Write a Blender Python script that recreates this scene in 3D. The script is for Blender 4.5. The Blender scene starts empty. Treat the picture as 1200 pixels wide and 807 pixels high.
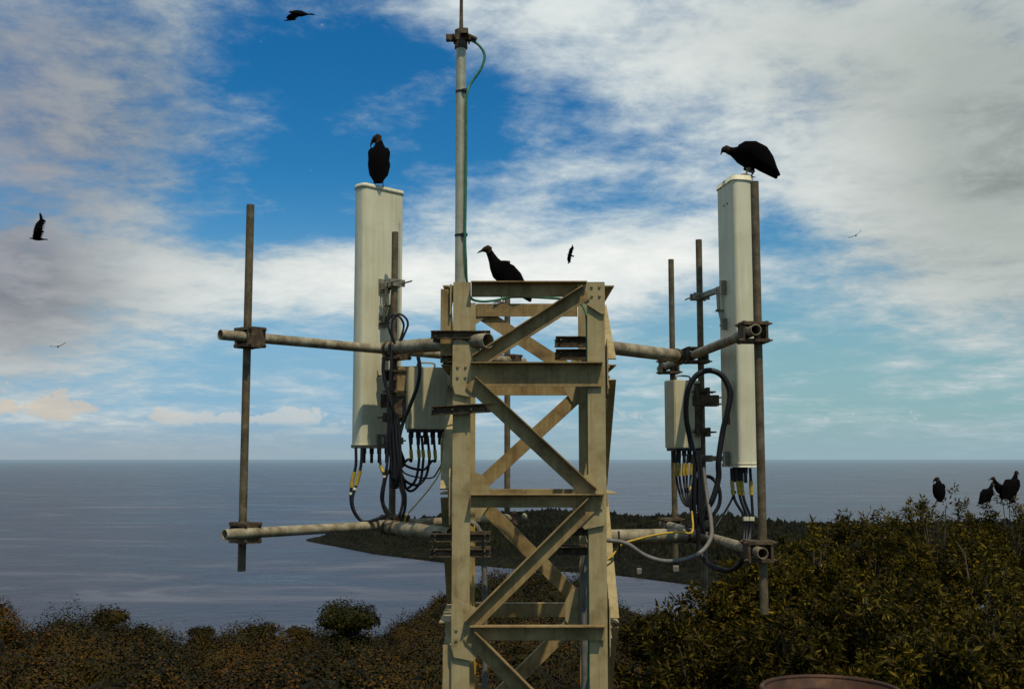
import bpy, bmesh, math, random
import numpy as np
from mathutils import Vector, Matrix, Euler
random.seed(7); RNG = np.random.default_rng(11)
R = math.radians
scene = bpy.context.scene
col = scene.collection

# ------------------------------------------------------------------ camera
FPX = 1293.3; HORIZ = 536.0; CY = 403.5
TH = math.atan((HORIZ - CY) / FPX); CT, ST = math.cos(TH), math.sin(TH)
cd = bpy.data.cameras.new('camera'); cam = bpy.data.objects.new('camera', cd); col.objects.link(cam)
cd.sensor_width = 36; cd.lens = 36 * FPX / 1200; cd.clip_end = 120000; cd.clip_start = 0.05
cam.location = (0, 0, 0); cam.rotation_euler = (math.pi / 2 + TH, 0, 0)
scene.camera = cam
scene.view_settings.view_transform = 'Standard'; scene.view_settings.look = 'None'; scene.view_settings.exposure = 0
SEA = -120.0

def ray(px, py):
    u = (CY - py) / FPX
    return Vector(((px - 600) / FPX, CT - u * ST, ST + u * CT))
def PY(px, py, y):            # survey helper: the point of the sight line at distance y
    r = ray(px, py); return r * (y / r.y)
def PZ(px, py, z):
    r = ray(px, py); return r * (z / r.z)

# ------------------------------------------------------------------ material helpers
def nd(nt, t, **kw):
    n = nt.nodes.new(t)
    for k, v in kw.items(): setattr(n, k, v)
    return n
def new_mat(name):
    m = bpy.data.materials.new(name); m.use_nodes = True
    nt = m.node_tree; b = nt.nodes['Principled BSDF']
    return m, nt, b
def ramp(nt, stops):
    r = nd(nt, 'ShaderNodeValToRGB'); e = r.color_ramp.elements
    while len(e) < len(stops): e.new(0.5)
    for i, (p, c) in enumerate(stops):
        e[i].position = p; e[i].color = (c[0], c[1], c[2], 1)
    return r
def noise(nt, scale, detail=4, rough=.6, vec=None, dist=0.0):
    n = nd(nt, 'ShaderNodeTexNoise'); n.inputs['Scale'].default_value = scale
    n.inputs['Detail'].default_value = detail; n.inputs['Roughness'].default_value = rough
    n.inputs['Distortion'].default_value = dist
    if vec is not None: nt.links.new(vec, n.inputs['Vector'])
    return n
def worn_mat(name, stops, scale, rough=.6, metal=0.0, stretch=(1, 1, 1), bump=.15, streaks=None):
    """weathered paint or metal: two octaves of staining along the object, slight bump"""
    m, nt, b = new_mat(name); L = nt.links.new
    tc = nd(nt, 'ShaderNodeTexCoord'); mp = nd(nt, 'ShaderNodeMapping'); mp.inputs['Scale'].default_value = stretch
    L(tc.outputs['Object'], mp.inputs['Vector'])
    n1 = noise(nt, scale, 8, .65, mp.outputs['Vector'], .3)
    r = ramp(nt, stops); L(n1.outputs['Fac'], r.inputs['Fac'])
    out = r.outputs['Color']
    if streaks:
        mp2 = nd(nt, 'ShaderNodeMapping'); mp2.inputs['Scale'].default_value = (14, 14, .8)
        L(tc.outputs['Object'], mp2.inputs['Vector'])
        n2 = noise(nt, 1.5, 5, .7, mp2.outputs['Vector'])
        r2 = ramp(nt, [(.48, (0, 0, 0)), (.75, (1, 1, 1))]); L(n2.outputs['Fac'], r2.inputs['Fac'])
        sc = nd(nt, 'ShaderNodeMath', operation='MULTIPLY'); sc.inputs[1].default_value = .6; L(r2.outputs['Color'], sc.inputs[0])
        mx = nd(nt, 'ShaderNodeMix', data_type='RGBA'); mx.inputs['B'].default_value = (*streaks, 1)
        L(sc.outputs[0], mx.inputs['Factor']); L(out, mx.inputs['A']); out = mx.outputs['Result']
    L(out, b.inputs['Base Color'])
    n3 = noise(nt, scale * 4, 6, .6, tc.outputs['Object'])
    bp = nd(nt, 'ShaderNodeBump'); bp.inputs['Strength'].default_value = bump; bp.inputs['Distance'].default_value = .01
    L(n3.outputs['Fac'], bp.inputs['Height']); L(bp.outputs['Normal'], b.inputs['Normal'])
    b.inputs['Roughness'].default_value = rough; b.inputs['Metallic'].default_value = metal
    b.inputs['Specular IOR Level'].default_value = .06 if name in ('black_feather', 'bare_grey_skin') else .35
    return m

M = {}
M['tower'] = worn_mat('tower_paint', [(.28, (.19, .135, .052)), (.46, (.35, .27, .118)), (.72, (.44, .355, .175))], 5, .7, streaks=(.20, .11, .04))
M['brace'] = worn_mat('brace_paint_shaded', [(.3, (.16, .098, .032)), (.5, (.29, .195, .070)), (.72, (.38, .275, .11))], 6, .7, streaks=(.10, .048, .016))  # tower paint made darker and browner, shade under the flanges put into the colour
M['galv'] = worn_mat('galvanised_pipe', [(.3, (.12, .08, .04)), (.46, (.25, .20, .115)), (.62, (.40, .35, .22)), (.8, (.21, .15, .08))], 9, .65, .15, bump=.3, streaks=(.12, .08, .045))
M['pole'] = worn_mat('rusted_pole', [(.3, (.060, .040, .018)), (.5, (.120, .088, .042)), (.72, (.20, .155, .08))], 12, .65, .15, bump=.3)
M['clamp'] = worn_mat('rusty_clamp', [(.3, (.032, .020, .010)), (.5, (.085, .056, .028)), (.75, (.20, .145, .08))], 18, .75, .2, bump=.35)
M['zinc'] = worn_mat('zinc_bracket', [(.3, (.13, .12, .08)), (.6, (.29, .27, .19))], 16, .55, .4)
M['radome'] = worn_mat('radome', [(.3, (.55, .51, .32)), (.55, (.67, .62, .41)), (.75, (.73, .68, .47))], 2.2, .5, bump=.02, streaks=(.40, .38, .20))
M['box'] = worn_mat('radio_casing', [(.3, (.46, .40, .22)), (.55, (.58, .51, .30)), (.75, (.64, .57, .36))], 4, .5, bump=.03, streaks=(.30, .24, .12))
M['mast'] = worn_mat('mast_steel', [(.3, (.28, .27, .17)), (.55, (.42, .40, .27)), (.75, (.50, .47, .34))], 8, .5, .3, bump=.1, streaks=(.25, .19, .12))
M['drum'] = worn_mat('drum_rust', [(.3, (.02, .008, .003)), (.55, (.055, .022, .008)), (.75, (.13, .058, .02))], 9, .7, .1, bump=.2)
M['drum_inner_shade'] = worn_mat('drum_inner_shade', [(.3, (.008, .004, .002)), (.7, (.022, .010, .005))], 9, .8, bump=.1)  # near black, shade inside the drum put into the colour
M['hose'] = worn_mat('grey_conduit', [(.3, (.10, .09, .075)), (.7, (.20, .185, .155))], 12, .6, bump=.1)
def plain(name, c, rough=.6, var=.35, scale=25):
    return worn_mat(name, [(.3, tuple(x * (1 - var) for x in c)), (.7, tuple(x * (1 + var) for x in c))], scale, rough, bump=.05)
M['rubber'] = plain('black_rubber', (.010, .009, .009), .5)
M['yellow'] = plain('yellow_sheath', (.50, .30, .02), .5)
M['tape'] = plain('yellow_tape', (.42, .28, .03), .5)
M['green'] = plain('green_sheath', (.03, .16, .075), .5)
M['feather'] = plain('black_feather', (.0026, .0020, .0018), .95, .4, 40)
M['head'] = plain('bare_grey_skin', (.030, .019, .013), .9, .3, 60)
M['beak'] = plain('dull_beak', (.05, .036, .02), .7, .2, 60)
M['shin'] = plain('pale_shin', (.17, .15, .12), .7, .2, 60)
M['wall'] = plain('pale_wall', (.17, .14, .10), .8, .1, 3)
M['roof'] = plain('grey_roof', (.15, .12, .085), .8, .2, 3)
M['bark'] = plain('bark', (.085, .06, .04), .9, .4, 8)

def leaf_mat(name, stops, trans=.25, rough=.55, nscale=.55, tone=False):
    m, nt, b = new_mat(name); L = nt.links.new
    g = nd(nt, 'ShaderNodeNewGeometry'); r = ramp(nt, stops); L(g.outputs['Random Per Island'], r.inputs['Fac'])
    tc = nd(nt, 'ShaderNodeTexCoord'); n = noise(nt, nscale, 4, .65, tc.outputs['Object'])
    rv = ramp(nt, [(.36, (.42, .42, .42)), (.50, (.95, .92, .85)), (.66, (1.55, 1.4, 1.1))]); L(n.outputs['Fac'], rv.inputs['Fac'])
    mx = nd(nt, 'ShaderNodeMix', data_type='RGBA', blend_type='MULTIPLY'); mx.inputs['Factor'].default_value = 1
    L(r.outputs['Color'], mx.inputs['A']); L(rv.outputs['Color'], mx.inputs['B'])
    if tone:                                   # each bush has its own hue
        at = nd(nt, 'ShaderNodeAttribute'); at.attribute_name = 'tone'; m0 = mx
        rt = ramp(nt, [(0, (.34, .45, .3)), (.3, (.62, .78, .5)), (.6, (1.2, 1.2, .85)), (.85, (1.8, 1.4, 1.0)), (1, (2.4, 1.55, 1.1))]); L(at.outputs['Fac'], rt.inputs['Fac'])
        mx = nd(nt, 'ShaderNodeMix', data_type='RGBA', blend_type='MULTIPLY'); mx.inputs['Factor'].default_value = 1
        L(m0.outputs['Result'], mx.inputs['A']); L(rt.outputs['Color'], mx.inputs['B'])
    L(mx.outputs['Result'], b.inputs['Base Color']); b.inputs['Roughness'].default_value = rough
    b.inputs['Specular IOR Level'].default_value = .06
    if trans:
        t = nd(nt, 'ShaderNodeBsdfTranslucent'); L(mx.outputs['Result'], t.inputs['Color'])
        ms = nd(nt, 'ShaderNodeMixShader'); ms.inputs['Fac'].default_value = trans
        L(b.outputs[0], ms.inputs[1]); L(t.outputs[0], ms.inputs[2]); L(ms.outputs[0], nt.nodes['Material Output'].inputs['Surface'])
    return m
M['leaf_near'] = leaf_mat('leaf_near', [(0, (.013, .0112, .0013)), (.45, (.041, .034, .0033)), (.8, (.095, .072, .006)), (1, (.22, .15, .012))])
M['leaf_tree'] = leaf_mat('leaf_tree', [(0, (.009, .0095, .0012)), (.6, (.021, .0205, .0022)), (1, (.040, .034, .0035))], 0)
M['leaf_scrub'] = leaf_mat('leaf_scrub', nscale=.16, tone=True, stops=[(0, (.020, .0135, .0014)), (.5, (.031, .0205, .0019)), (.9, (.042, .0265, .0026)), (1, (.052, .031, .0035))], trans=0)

# ------------------------------------------------------------------ mesh helpers
def tag(o, label=None, cat=None, group=None, kind=None):
    if label: o['label'] = label
    if cat: o['category'] = cat
    if group: o['group'] = group
    if kind: o['kind'] = kind
    return o
def empty(name, loc, label, cat, group=None):
    o = bpy.data.objects.new(name, None); col.objects.link(o); o.location = loc; o.empty_display_size = .2
    return tag(o, label, cat, group)
def root_loc(p):
    v = Vector((0, 0, 0))
    while p is not None: v += Vector(p.location); p = p.parent
    return v

class MB:
    def __init__(s): s.v = []; s.f = []; s.sm = []
    def add(s, vs, fs, smooth=False):
        k = len(s.v); s.v += [Vector(a) for a in vs]; s.f += [tuple(i + k for i in f) for f in fs]; s.sm += [smooth] * len(fs)
    def box(s, c, hx, hy, hz):                       # half-axis vectors or floats
        if not isinstance(hx, Vector): hx, hy, hz = Vector((hx, 0, 0)), Vector((0, hy, 0)), Vector((0, 0, hz))
        c = Vector(c)
        vs = [c + hx * a + hy * b + hz * d for d in (-1, 1) for b in (-1, 1) for a in (-1, 1)]
        s.add(vs, [(0, 2, 3, 1), (4, 5, 7, 6), (0, 1, 5, 4), (2, 6, 7, 3), (0, 4, 6, 2), (1, 3, 7, 5)])
    def span(s, x0, x1, y0, y1, z0, z1): s.box(((x0 + x1) / 2, (y0 + y1) / 2, (z0 + z1) / 2), abs(x1 - x0) / 2, abs(y1 - y0) / 2, abs(z1 - z0) / 2)
    def prism(s, poly, ext, smooth=False):           # planar polygon swept along ext
        n = len(poly); ext = Vector(ext); poly = [Vector(p) for p in poly]
        s.add(poly + [p + ext for p in poly], [tuple(range(n))[::-1], tuple(range(n, 2 * n))], False)
        s.add(poly + [p + ext for p in poly], [(i, (i + 1) % n, n + (i + 1) % n, n + i) for i in range(n)], smooth)
    def tube(s, pts, r, seg=10, cap=True):
        pts = [Vector(p) for p in pts]; rs = r if isinstance(r, (list, tuple)) else [r] * len(pts)
        t0 = (pts[1] - pts[0]).normalized()
        a = t0.orthogonal().normalized(); vs = []; n = len(pts)
        for i, p in enumerate(pts):
            t = (pts[min(i + 1, n - 1)] - pts[max(i - 1, 0)]).normalized()
            a = (a - t * a.dot(t)).normalized(); b = t.cross(a)
            vs += [p + (a * math.cos(q) + b * math.sin(q)) * rs[i] for q in [2 * math.pi * k / seg for k in range(seg)]]
        fs = [(i * seg + k, i * seg + (k + 1) % seg, (i + 1) * seg + (k + 1) % seg, (i + 1) * seg + k) for i in range(n - 1) for k in range(seg)]
        s.add(vs, fs, True)
        if cap: s.add(vs[:seg], [tuple(range(seg))[::-1]]); s.add(vs[-seg:], [tuple(range(seg))])
    def pipe(s, a, b, r, wall=.006, seg=18):         # hollow steel pipe, open at both ends
        a, b = Vector(a), Vector(b)
        s.tube([a, b], r, seg, False); ri = r - wall
        s.tube([b, a], ri, seg, False)
        t = (b - a).normalized(); x = t.orthogonal().normalized(); y = t.cross(x)
        for p, fl in ((a, 1), (b, 0)):
            o = [p + (x * math.cos(q) + y * math.sin(q)) * rr for rr in (r, ri) for q in [2 * math.pi * k / seg for k in range(seg)]]
            fs = [(k, (k + 1) % seg, seg + (k + 1) % seg, seg + k) for k in range(seg)]
            if fl: fs = [f[::-1] for f in fs]
            s.add(o, fs)
        mid = (a + b) / 2                             # an unseen plug deep inside stops light passing through
        s.tube([mid - t * .01, mid + t * .01], ri * .999, seg)
    def angle(s, p0, p1, web, out, w, h, t=.01):
        """L section bar: web of width w centred on the line in direction web, flange h along out at its +web edge"""
        p0, p1 = Vector(p0), Vector(p1); e = p1 - p0; web = Vector(web).normalized(); out = Vector(out).normalized()
        A = web * (w / 2)
        poly = [p0 - A, p0 + A, p0 + A + out * h, p0 + A + out * h - web * t, p0 + A - web * t + out * t, p0 - A + out * t]
        s.prism(poly, e)
    def build(s, name, mat, parent=None, bevel=0.0):
        me = bpy.data.meshes.new(name); off = root_loc(parent)
        me.from_pydata([v - off for v in s.v], [], s.f); me.materials.append(mat)
        me.polygons.foreach_set('use_smooth', s.sm); me.update()
        bm = bmesh.new(); bm.from_mesh(me); bmesh.ops.recalc_face_normals(bm, faces=bm.faces)
        if bevel:
            bmesh.ops.remove_doubles(bm, verts=bm.verts, dist=1e-5)
            ed = [e for e in bm.edges if len(e.link_faces) == 2 and e.calc_face_angle(0) > .6]
            bmesh.ops.bevel(bm, geom=ed, offset=bevel, segments=2, affect='EDGES', clamp_overlap=True)
        bm.to_mesh(me); bm.free()
        o = bpy.data.objects.new(name, me); col.objects.link(o); o.parent = parent
        return o
def smooth_path(pts, n=6):
    pts = [Vector(p) for p in pts]; out = []
    for i in range(len(pts) - 1):
        p0, p1, p2, p3 = pts[max(i - 1, 0)], pts[i], pts[i + 1], pts[min(i + 2, len(pts) - 1)]
        for k in range(n):
            t = k / n
            out.append(.5 * ((2 * p1) + (p2 - p0) * t + (2 * p0 - 5 * p1 + 4 * p2 - p3) * t * t + (3 * p1 - p0 - 3 * p2 + p3) * t ** 3))
    return out + [pts[-1]]
X, Y, Z = Vector((1, 0, 0)), Vector((0, 1, 0)), Vector((0, 0, 1))

# ------------------------------------------------------------------ terrain
SIL = [(-400, 600), (-60, 672), (0, 694), (14, 702), (27, 727), (60, 737), (100, 731), (130, 724), (165, 738), (210, 745), (250, 743), (280, 739), (320, 741),
       (380, 743), (440, 744), (480, 724), (520, 699), (560, 680), (600, 670), (640, 668), (680, 678), (720, 702), (760, 718), (800, 727), (900, 732), (1200, 732), (1700, 740)]
sil_az = np.array([math.atan((p - 600) / FPX) for p, _ in SIL]); sil_s = np.array([ray(600, q).z / ray(600, q).y for _, q in SIL])
def hill_z(az, r):
    az = np.asarray(az, float); r = np.asarray(r, float)
    s = np.interp(az, sil_az, sil_s) * np.maximum(np.cos(az), .35)
    k = np.clip((az - math.atan(-170 / FPX)) / .06, 0, 1); k = k * k * (3 - 2 * k)
    ds = 200 + 120 * k
    sm = .55 * s - .45 * .2 * np.maximum(np.cos(az), .35)
    zs = [np.full_like(r, -1.95), np.full_like(r, -2.05), np.full_like(r, -4.3), np.full_like(r, -8.4), np.full_like(r, -14.5), sm * .6 * ds - 2.4, s * ds - 2.3, s * ds * 1.12 - 11, np.full_like(r, -75), np.full_like(r, -135)]
    ks = [np.zeros_like(r), r * 0 + 5.6, r * 0 + 11, r * 0 + 30, r * 0 + 62, .6 * ds, ds, ds * 1.12, ds * 1.5, ds * 2.2]
    z = zs[0].copy()
    for i in range(len(ks) - 1):
        t = np.clip((r - ks[i]) / (ks[i + 1] - ks[i]), 0, 1)
        z = np.where(r >= ks[i], zs[i] + (zs[i + 1] - zs[i]) * t, z)
    return z
def ground_at(x, y): return float(hill_z(math.atan2(x, y), math.hypot(x, y)))
def np_mesh(name, verts, quads, mat, smooth=False):
    me = bpy.data.meshes.new(name); nv, nq = len(verts), len(quads); w = quads.shape[1]
    me.vertices.add(nv); me.vertices.foreach_set('co', np.ascontiguousarray(verts, np.float32).ravel())
    me.loops.add(nq * w); me.loops.foreach_set('vertex_index', np.ascontiguousarray(quads, np.int32).ravel())
    me.polygons.add(nq); me.polygons.foreach_set('loop_start', np.arange(0, nq * w, w, dtype=np.int32))
    me.polygons.foreach_set('use_smooth', np.full(nq, smooth)); me.materials.append(mat)
    me.update(calc_edges=True); me.validate()
    return me
def np_obj(name, me, parent=None):
    o = bpy.data.objects.new(name, me); col.objects.link(o); o.parent = parent; return o
def polar_grid(azs, rs, zf, jitter=None):
    A, Rr = np.meshgrid(azs, rs, indexing='ij'); Zz = zf(A, Rr)
    V = np.stack([np.sin(A) * Rr, np.cos(A) * Rr, Zz], -1).reshape(-1, 3)
    na, nr = A.shape; i, j = np.meshgrid(np.arange(na - 1), np.arange(nr - 1), indexing='ij'); a = (i * nr + j).ravel()
    return V, np.stack([a, a + 1, a + nr + 1, a + nr], -1)

def earth_mat(name, stops, scale, bump, dist):
    m, nt, b = new_mat(name); L = nt.links.new; tc = nd(nt, 'ShaderNodeTexCoord')
    n = noise(nt, scale, 10, .7, tc.outputs['Object'], .2); r = ramp(nt, stops); L(n.outputs['Fac'], r.inputs['Fac'])
    n2 = noise(nt, scale * .12, 4, .6, tc.outputs['Object']); r2 = ramp(nt, [(.35, (.6, .6, .6)), (.65, (1.3, 1.25, 1.15))]); L(n2.outputs['Fac'], r2.inputs['Fac'])
    mx = nd(nt, 'ShaderNodeMix', data_type='RGBA', blend_type='MULTIPLY'); mx.inputs['Factor'].default_value = 1
    L(r.outputs['Color'], mx.inputs['A']); L(r2.outputs['Color'], mx.inputs['B']); L(mx.outputs['Result'], b.inputs['Base Color'])
    bp = nd(nt, 'ShaderNodeBump'); bp.inputs['Strength'].default_value = bump; bp.inputs['Distance'].default_value = dist
    L(n.outputs['Fac'], bp.inputs['Height']); L(bp.outputs['Normal'], b.inputs['Normal'])
    b.inputs['Roughness'].default_value = .95; b.inputs['Specular IOR Level'].default_value = .1
    return m
M['earth'] = earth_mat('earth', [(.3, (.009, .006, .002)), (.6, (.022, .013, .004)), (.8, (.045, .025, .008))], .9, .8, .5)
M['headland'] = earth_mat('headland_scrub', [(.36, (.004, .0055, .0018)), (.5, (.014, .0155, .0045)), (.64, (.040, .033, .010))], .11, 1.0, 14)

azs = np.concatenate([np.linspace(-math.pi, -.62, 40), np.linspace(-.6, .6, 260), np.linspace(.62, math.pi, 40)])
rs = np.concatenate([[.01], np.geomspace(1, 720, 170)])
def hz(A, Rr):
    n = .35 * np.sin(A * 37 + Rr * .21) * np.sin(Rr * .33 - A * 19) * np.clip(Rr / 30, 0, 1)
    return hill_z(A, Rr) + n
V, Q = polar_grid(azs, rs, hz)
hill = np_obj('hillside', np_mesh('hillside', V, Q, M['earth'], True)); tag(hill, kind='structure')

# headland across the bay: shoreline and ridge as bearings and distances
SHORE = [(340, 630), (355, 633), (400, 641), (440, 649), (520, 659), (600, 666), (680, 671), (720, 674), (760, 679), (812, 686), (870, 690), (1000, 690), (1250, 680), (1500, 670)]
RIDGE = [(340, 632), (355, 630), (375, 626), (400, 622), (440, 616), (480, 610), (520, 605), (560, 603), (610, 600), (660, 599), (712, 602), (760, 607), (807, 605), (852, 607), (920, 614), (1000, 616), (1250, 612), (1500, 620)]
def head_z(A, Rr):
    px = 600 + FPX * np.tan(A)
    sh = np.interp(px, [p for p, _ in SHORE], [q for _, q in SHORE]); ri = np.interp(px, [p for p, _ in RIDGE], [q for _, q in RIDGE])
    CA = np.cos(A); Rr = Rr * CA
    slope = lambda q: (ST + (CY - q) / FPX * CT) / (CT - (CY - q) / FPX * ST)
    r0 = SEA / slope(sh)                       # distance of the waterline
    w = np.interp(px, [340, 355, 440, 640, 1000, 1500], [20, 40, 220, 520, 520, 400]); r1 = r0 + w
    z1 = slope(ri) * r1 - 3
    z1 = np.maximum(z1, SEA - 2)
    t = (Rr - r0) / (r1 - r0)
    up = np.clip(t, 0, 1); prof = np.sqrt(up) * .45 + up * .55
    z = SEA + (z1 - SEA) * prof
    z = np.where(t < 0, SEA + t * w * .4 - 1, z)
    z = np.where(t > 1, z1 + (SEA - 25 - z1) * np.clip((t - 1) / 1.3, 0, 1) ** 1.2, z)
    return z
hv = []
azs2 = np.linspace(math.atan(-265 / FPX), math.atan(850 / FPX), 620); rs2 = np.geomspace(950, 3000, 190)
V, Q = polar_grid(azs2, rs2, head_z)
land = V[:, 2] > SEA + 1
lump = RNG.normal(0, 1, len(V)); g = lump.reshape(len(azs2), len(rs2))
g2 = (g + np.roll(g, 1, 0) + np.roll(g, 1, 1) + np.roll(g, -1, 0) + np.roll(g, -1, 1)) / 2.2
big = (np.sin(V[:, 0] * .016) * np.cos(V[:, 1] * .013 + 1) + .6 * np.sin(V[:, 0] * .037 + V[:, 1] * .021))
V[:, 2] += np.where(land, np.abs(g2.ravel()) * 3.6 * np.clip((V[:, 2] - SEA) / 15, .2, 1) + big * 2.0 * np.clip((V[:, 2] - SEA) / 30, 0, 1), 0)
head = np_obj('headland', np_mesh('headland', V, Q, M['headland'], False)); tag(head, kind='structure')

# sea
def sea_mat():
    m, nt, b = new_mat('sea_water'); L = nt.links.new; g = nd(nt, 'ShaderNodeNewGeometry')
    mp = nd(nt, 'ShaderNodeMapping'); mp.inputs['Scale'].default_value = (.0011, .0034, 1); mp.inputs['Rotation'].default_value = (0, 0, .2)
    L(g.outputs['Position'], mp.inputs['Vector'])
    n = noise(nt, 2.3, 6, .62, mp.outputs['Vector'], .8)          # calm slicks and wind lanes
    r = ramp(nt, [(.35, (.012, .011, .021)), (.48, (.024, .022, .036)), (.57, (.058, .056, .072)), (.70, (.14, .14, .155))]); L(n.outputs['Fac'], r.inputs['Fac'])
    L(r.outputs['Color'], b.inputs['Base Color'])
    rr = ramp(nt, [(.35, (.24,) * 3), (.7, (.50,) * 3)]); L(n.outputs['Fac'], rr.inputs['Fac']); L(rr.outputs['Color'], b.inputs['Roughness'])
    w1 = noise(nt, .045, 5, .6, g.outputs['Position']); w2 = noise(nt, .4, 4, .6, g.outputs['Position'])
    ad = nd(nt, 'ShaderNodeMath', operation='MULTIPLY_ADD'); ad.inputs[1].default_value = .25; L(w2.outputs['Fac'], ad.inputs[0]); L(w1.outputs['Fac'], ad.inputs[2])
    bp = nd(nt, 'ShaderNodeBump'); bp.inputs['Strength'].default_value = .55; bp.inputs['Distance'].default_value = 6
    L(ad.outputs[0], bp.inputs['Height']); L(bp.outputs['Normal'], b.inputs['Normal'])
    b.inputs['IOR'].default_value = 1.33; b.inputs['Specular IOR Level'].default_value = .34; b.inputs['Specular Tint'].default_value = (.95, .86, .92, 1)
    # aerial haze painted into the water as emitted colour, stronger with distance
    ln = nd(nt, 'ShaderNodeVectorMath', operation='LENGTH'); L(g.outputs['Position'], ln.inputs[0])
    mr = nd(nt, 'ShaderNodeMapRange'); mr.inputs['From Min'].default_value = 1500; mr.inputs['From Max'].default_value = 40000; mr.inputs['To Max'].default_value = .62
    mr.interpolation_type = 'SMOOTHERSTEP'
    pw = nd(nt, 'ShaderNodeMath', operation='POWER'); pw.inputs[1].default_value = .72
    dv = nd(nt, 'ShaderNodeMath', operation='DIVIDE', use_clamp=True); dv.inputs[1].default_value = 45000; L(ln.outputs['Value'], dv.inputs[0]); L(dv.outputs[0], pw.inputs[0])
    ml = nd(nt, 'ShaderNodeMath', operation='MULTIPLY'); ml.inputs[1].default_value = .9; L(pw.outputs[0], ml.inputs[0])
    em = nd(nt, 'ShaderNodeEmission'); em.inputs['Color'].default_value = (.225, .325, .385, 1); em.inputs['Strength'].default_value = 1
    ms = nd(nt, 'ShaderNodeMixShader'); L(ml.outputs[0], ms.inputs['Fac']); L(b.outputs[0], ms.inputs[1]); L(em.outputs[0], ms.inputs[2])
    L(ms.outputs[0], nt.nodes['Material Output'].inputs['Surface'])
    return m
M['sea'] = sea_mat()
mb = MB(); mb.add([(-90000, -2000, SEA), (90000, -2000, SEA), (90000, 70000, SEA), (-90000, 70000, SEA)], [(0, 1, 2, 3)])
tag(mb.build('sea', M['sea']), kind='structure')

# ------------------------------------------------------------------ foliage
def leaf_quads(c, d, up, ln, wd):
    """pointed leaves: base c, direction d, side = d x up"""
    sd = np.cross(d, up); sd /= np.linalg.norm(sd, axis=1, keepdims=True) + 1e-9
    ln = ln[:, None]; wd = wd[:, None]
    v = np.stack([c, c + d * ln * .45 + sd * wd, c + d * ln, c + d * ln * .45 - sd * wd], 1).reshape(-1, 3)
    return v
def unit(v): return v / (np.linalg.norm(v, axis=-1, keepdims=True) + 1e-9)
def quads_of(v): return np.arange(len(v)).reshape(-1, 4)
def cores(centres, rad, flat):
    """dense heart of each clump: a coarse ball of branches and leaves under the outer tufts"""
    la = np.linspace(-.5, 1.5, 5); lo = np.linspace(0, 2 * math.pi, 9); out = []
    g = np.array([[(math.cos(a) * math.cos(b), math.cos(a) * math.sin(b), math.sin(a)) for b in lo] for a in la])
    q = np.stack([g[:-1, :-1], g[:-1, 1:], g[1:, 1:], g[1:, :-1]], 2).reshape(-1, 4, 3)
    for c, r in zip(centres, rad): out.append((np.array(c) + q * np.array([r, r, r * flat]) * .56).reshape(-1, 3))
    return np.concatenate(out), len(q) * 4
def canopy(centres, rad, per, size, flat=.75):
    """domed clumps of small random leaf tufts, N centres; returns verts of quads"""
    out = []
    for c, r, n, sz in zip(centres, rad, per, size):
        d = unit(RNG.normal(0, 1, (n, 3))); d[:, 2] = np.abs(d[:, 2]) * 1.0 - .25; d = unit(d)
        ph = RNG.uniform(0, 6.28, 3); az = np.arctan2(d[:, 1], d[:, 0])
        lob = 1 + .16 * np.sin(az * 3 + ph[0]) * np.cos(d[:, 2] * 4 + ph[1]) + .10 * np.sin(az * 5 + ph[2])
        p = c + d * (r * lob * RNG.uniform(.66, 1.03, n) ** .7)[:, None] * np.array([1, 1, flat])
        up = unit(d * 1.3 + RNG.normal(0, .30, (n, 3)) + np.array([0, 0, .15])); dirv = unit(np.cross(up, RNG.normal(0, 1, (n, 3))))
        out.append(leaf_quads(p, dirv, up, sz * RNG.uniform(.7, 1.5, n), sz * .40 * RNG.uniform(.7, 1.3, n)))
    return np.concatenate(out)

# scrub that covers the slope: nobody could count it
cs, rr_, pr, sz_ = [], [], [], []
N = 2200
a = RNG.uniform(-.52, .24, N); r = np.sqrt(RNG.uniform(58 ** 2, 385 ** 2, N))
z = hill_z(a, r)
for i in range(N):
    k = r[i]; near_edge = abs(k - 200) < 30 or abs(k - 320) < 30
    s_ = (1.4 + 2.6 * RNG.random() ** 1.4) * (1.0 if k < 230 else 1.1); ex = RNG.random() < .06
    if ex: s_ *= 1.35
    cs.append((math.sin(a[i]) * k, math.cos(a[i]) * k, z[i] - .9 + RNG.uniform(0, 1.0))); rr_.append(s_)
    pr.append(int(np.interp(k, [60, 120, 250, 400], [430, 380, 210, 120]) * (s_ / 2.0) ** 1.6)); sz_.append(float(np.interp(k, [60, 150, 400], [.20, .27, .52])))
V = canopy(np.array(cs), rr_, pr, sz_, flat=1.25)
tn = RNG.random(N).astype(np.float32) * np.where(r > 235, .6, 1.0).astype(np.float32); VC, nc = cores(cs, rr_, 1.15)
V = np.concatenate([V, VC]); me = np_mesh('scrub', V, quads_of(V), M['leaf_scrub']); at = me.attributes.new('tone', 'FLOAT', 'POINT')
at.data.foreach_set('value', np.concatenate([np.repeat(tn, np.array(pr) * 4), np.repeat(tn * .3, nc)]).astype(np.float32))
sc = np_obj('scrub', me); tag(sc, 'dense brown green scrub covering the slope above the sea', 'scrub', kind='stuff')

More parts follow.
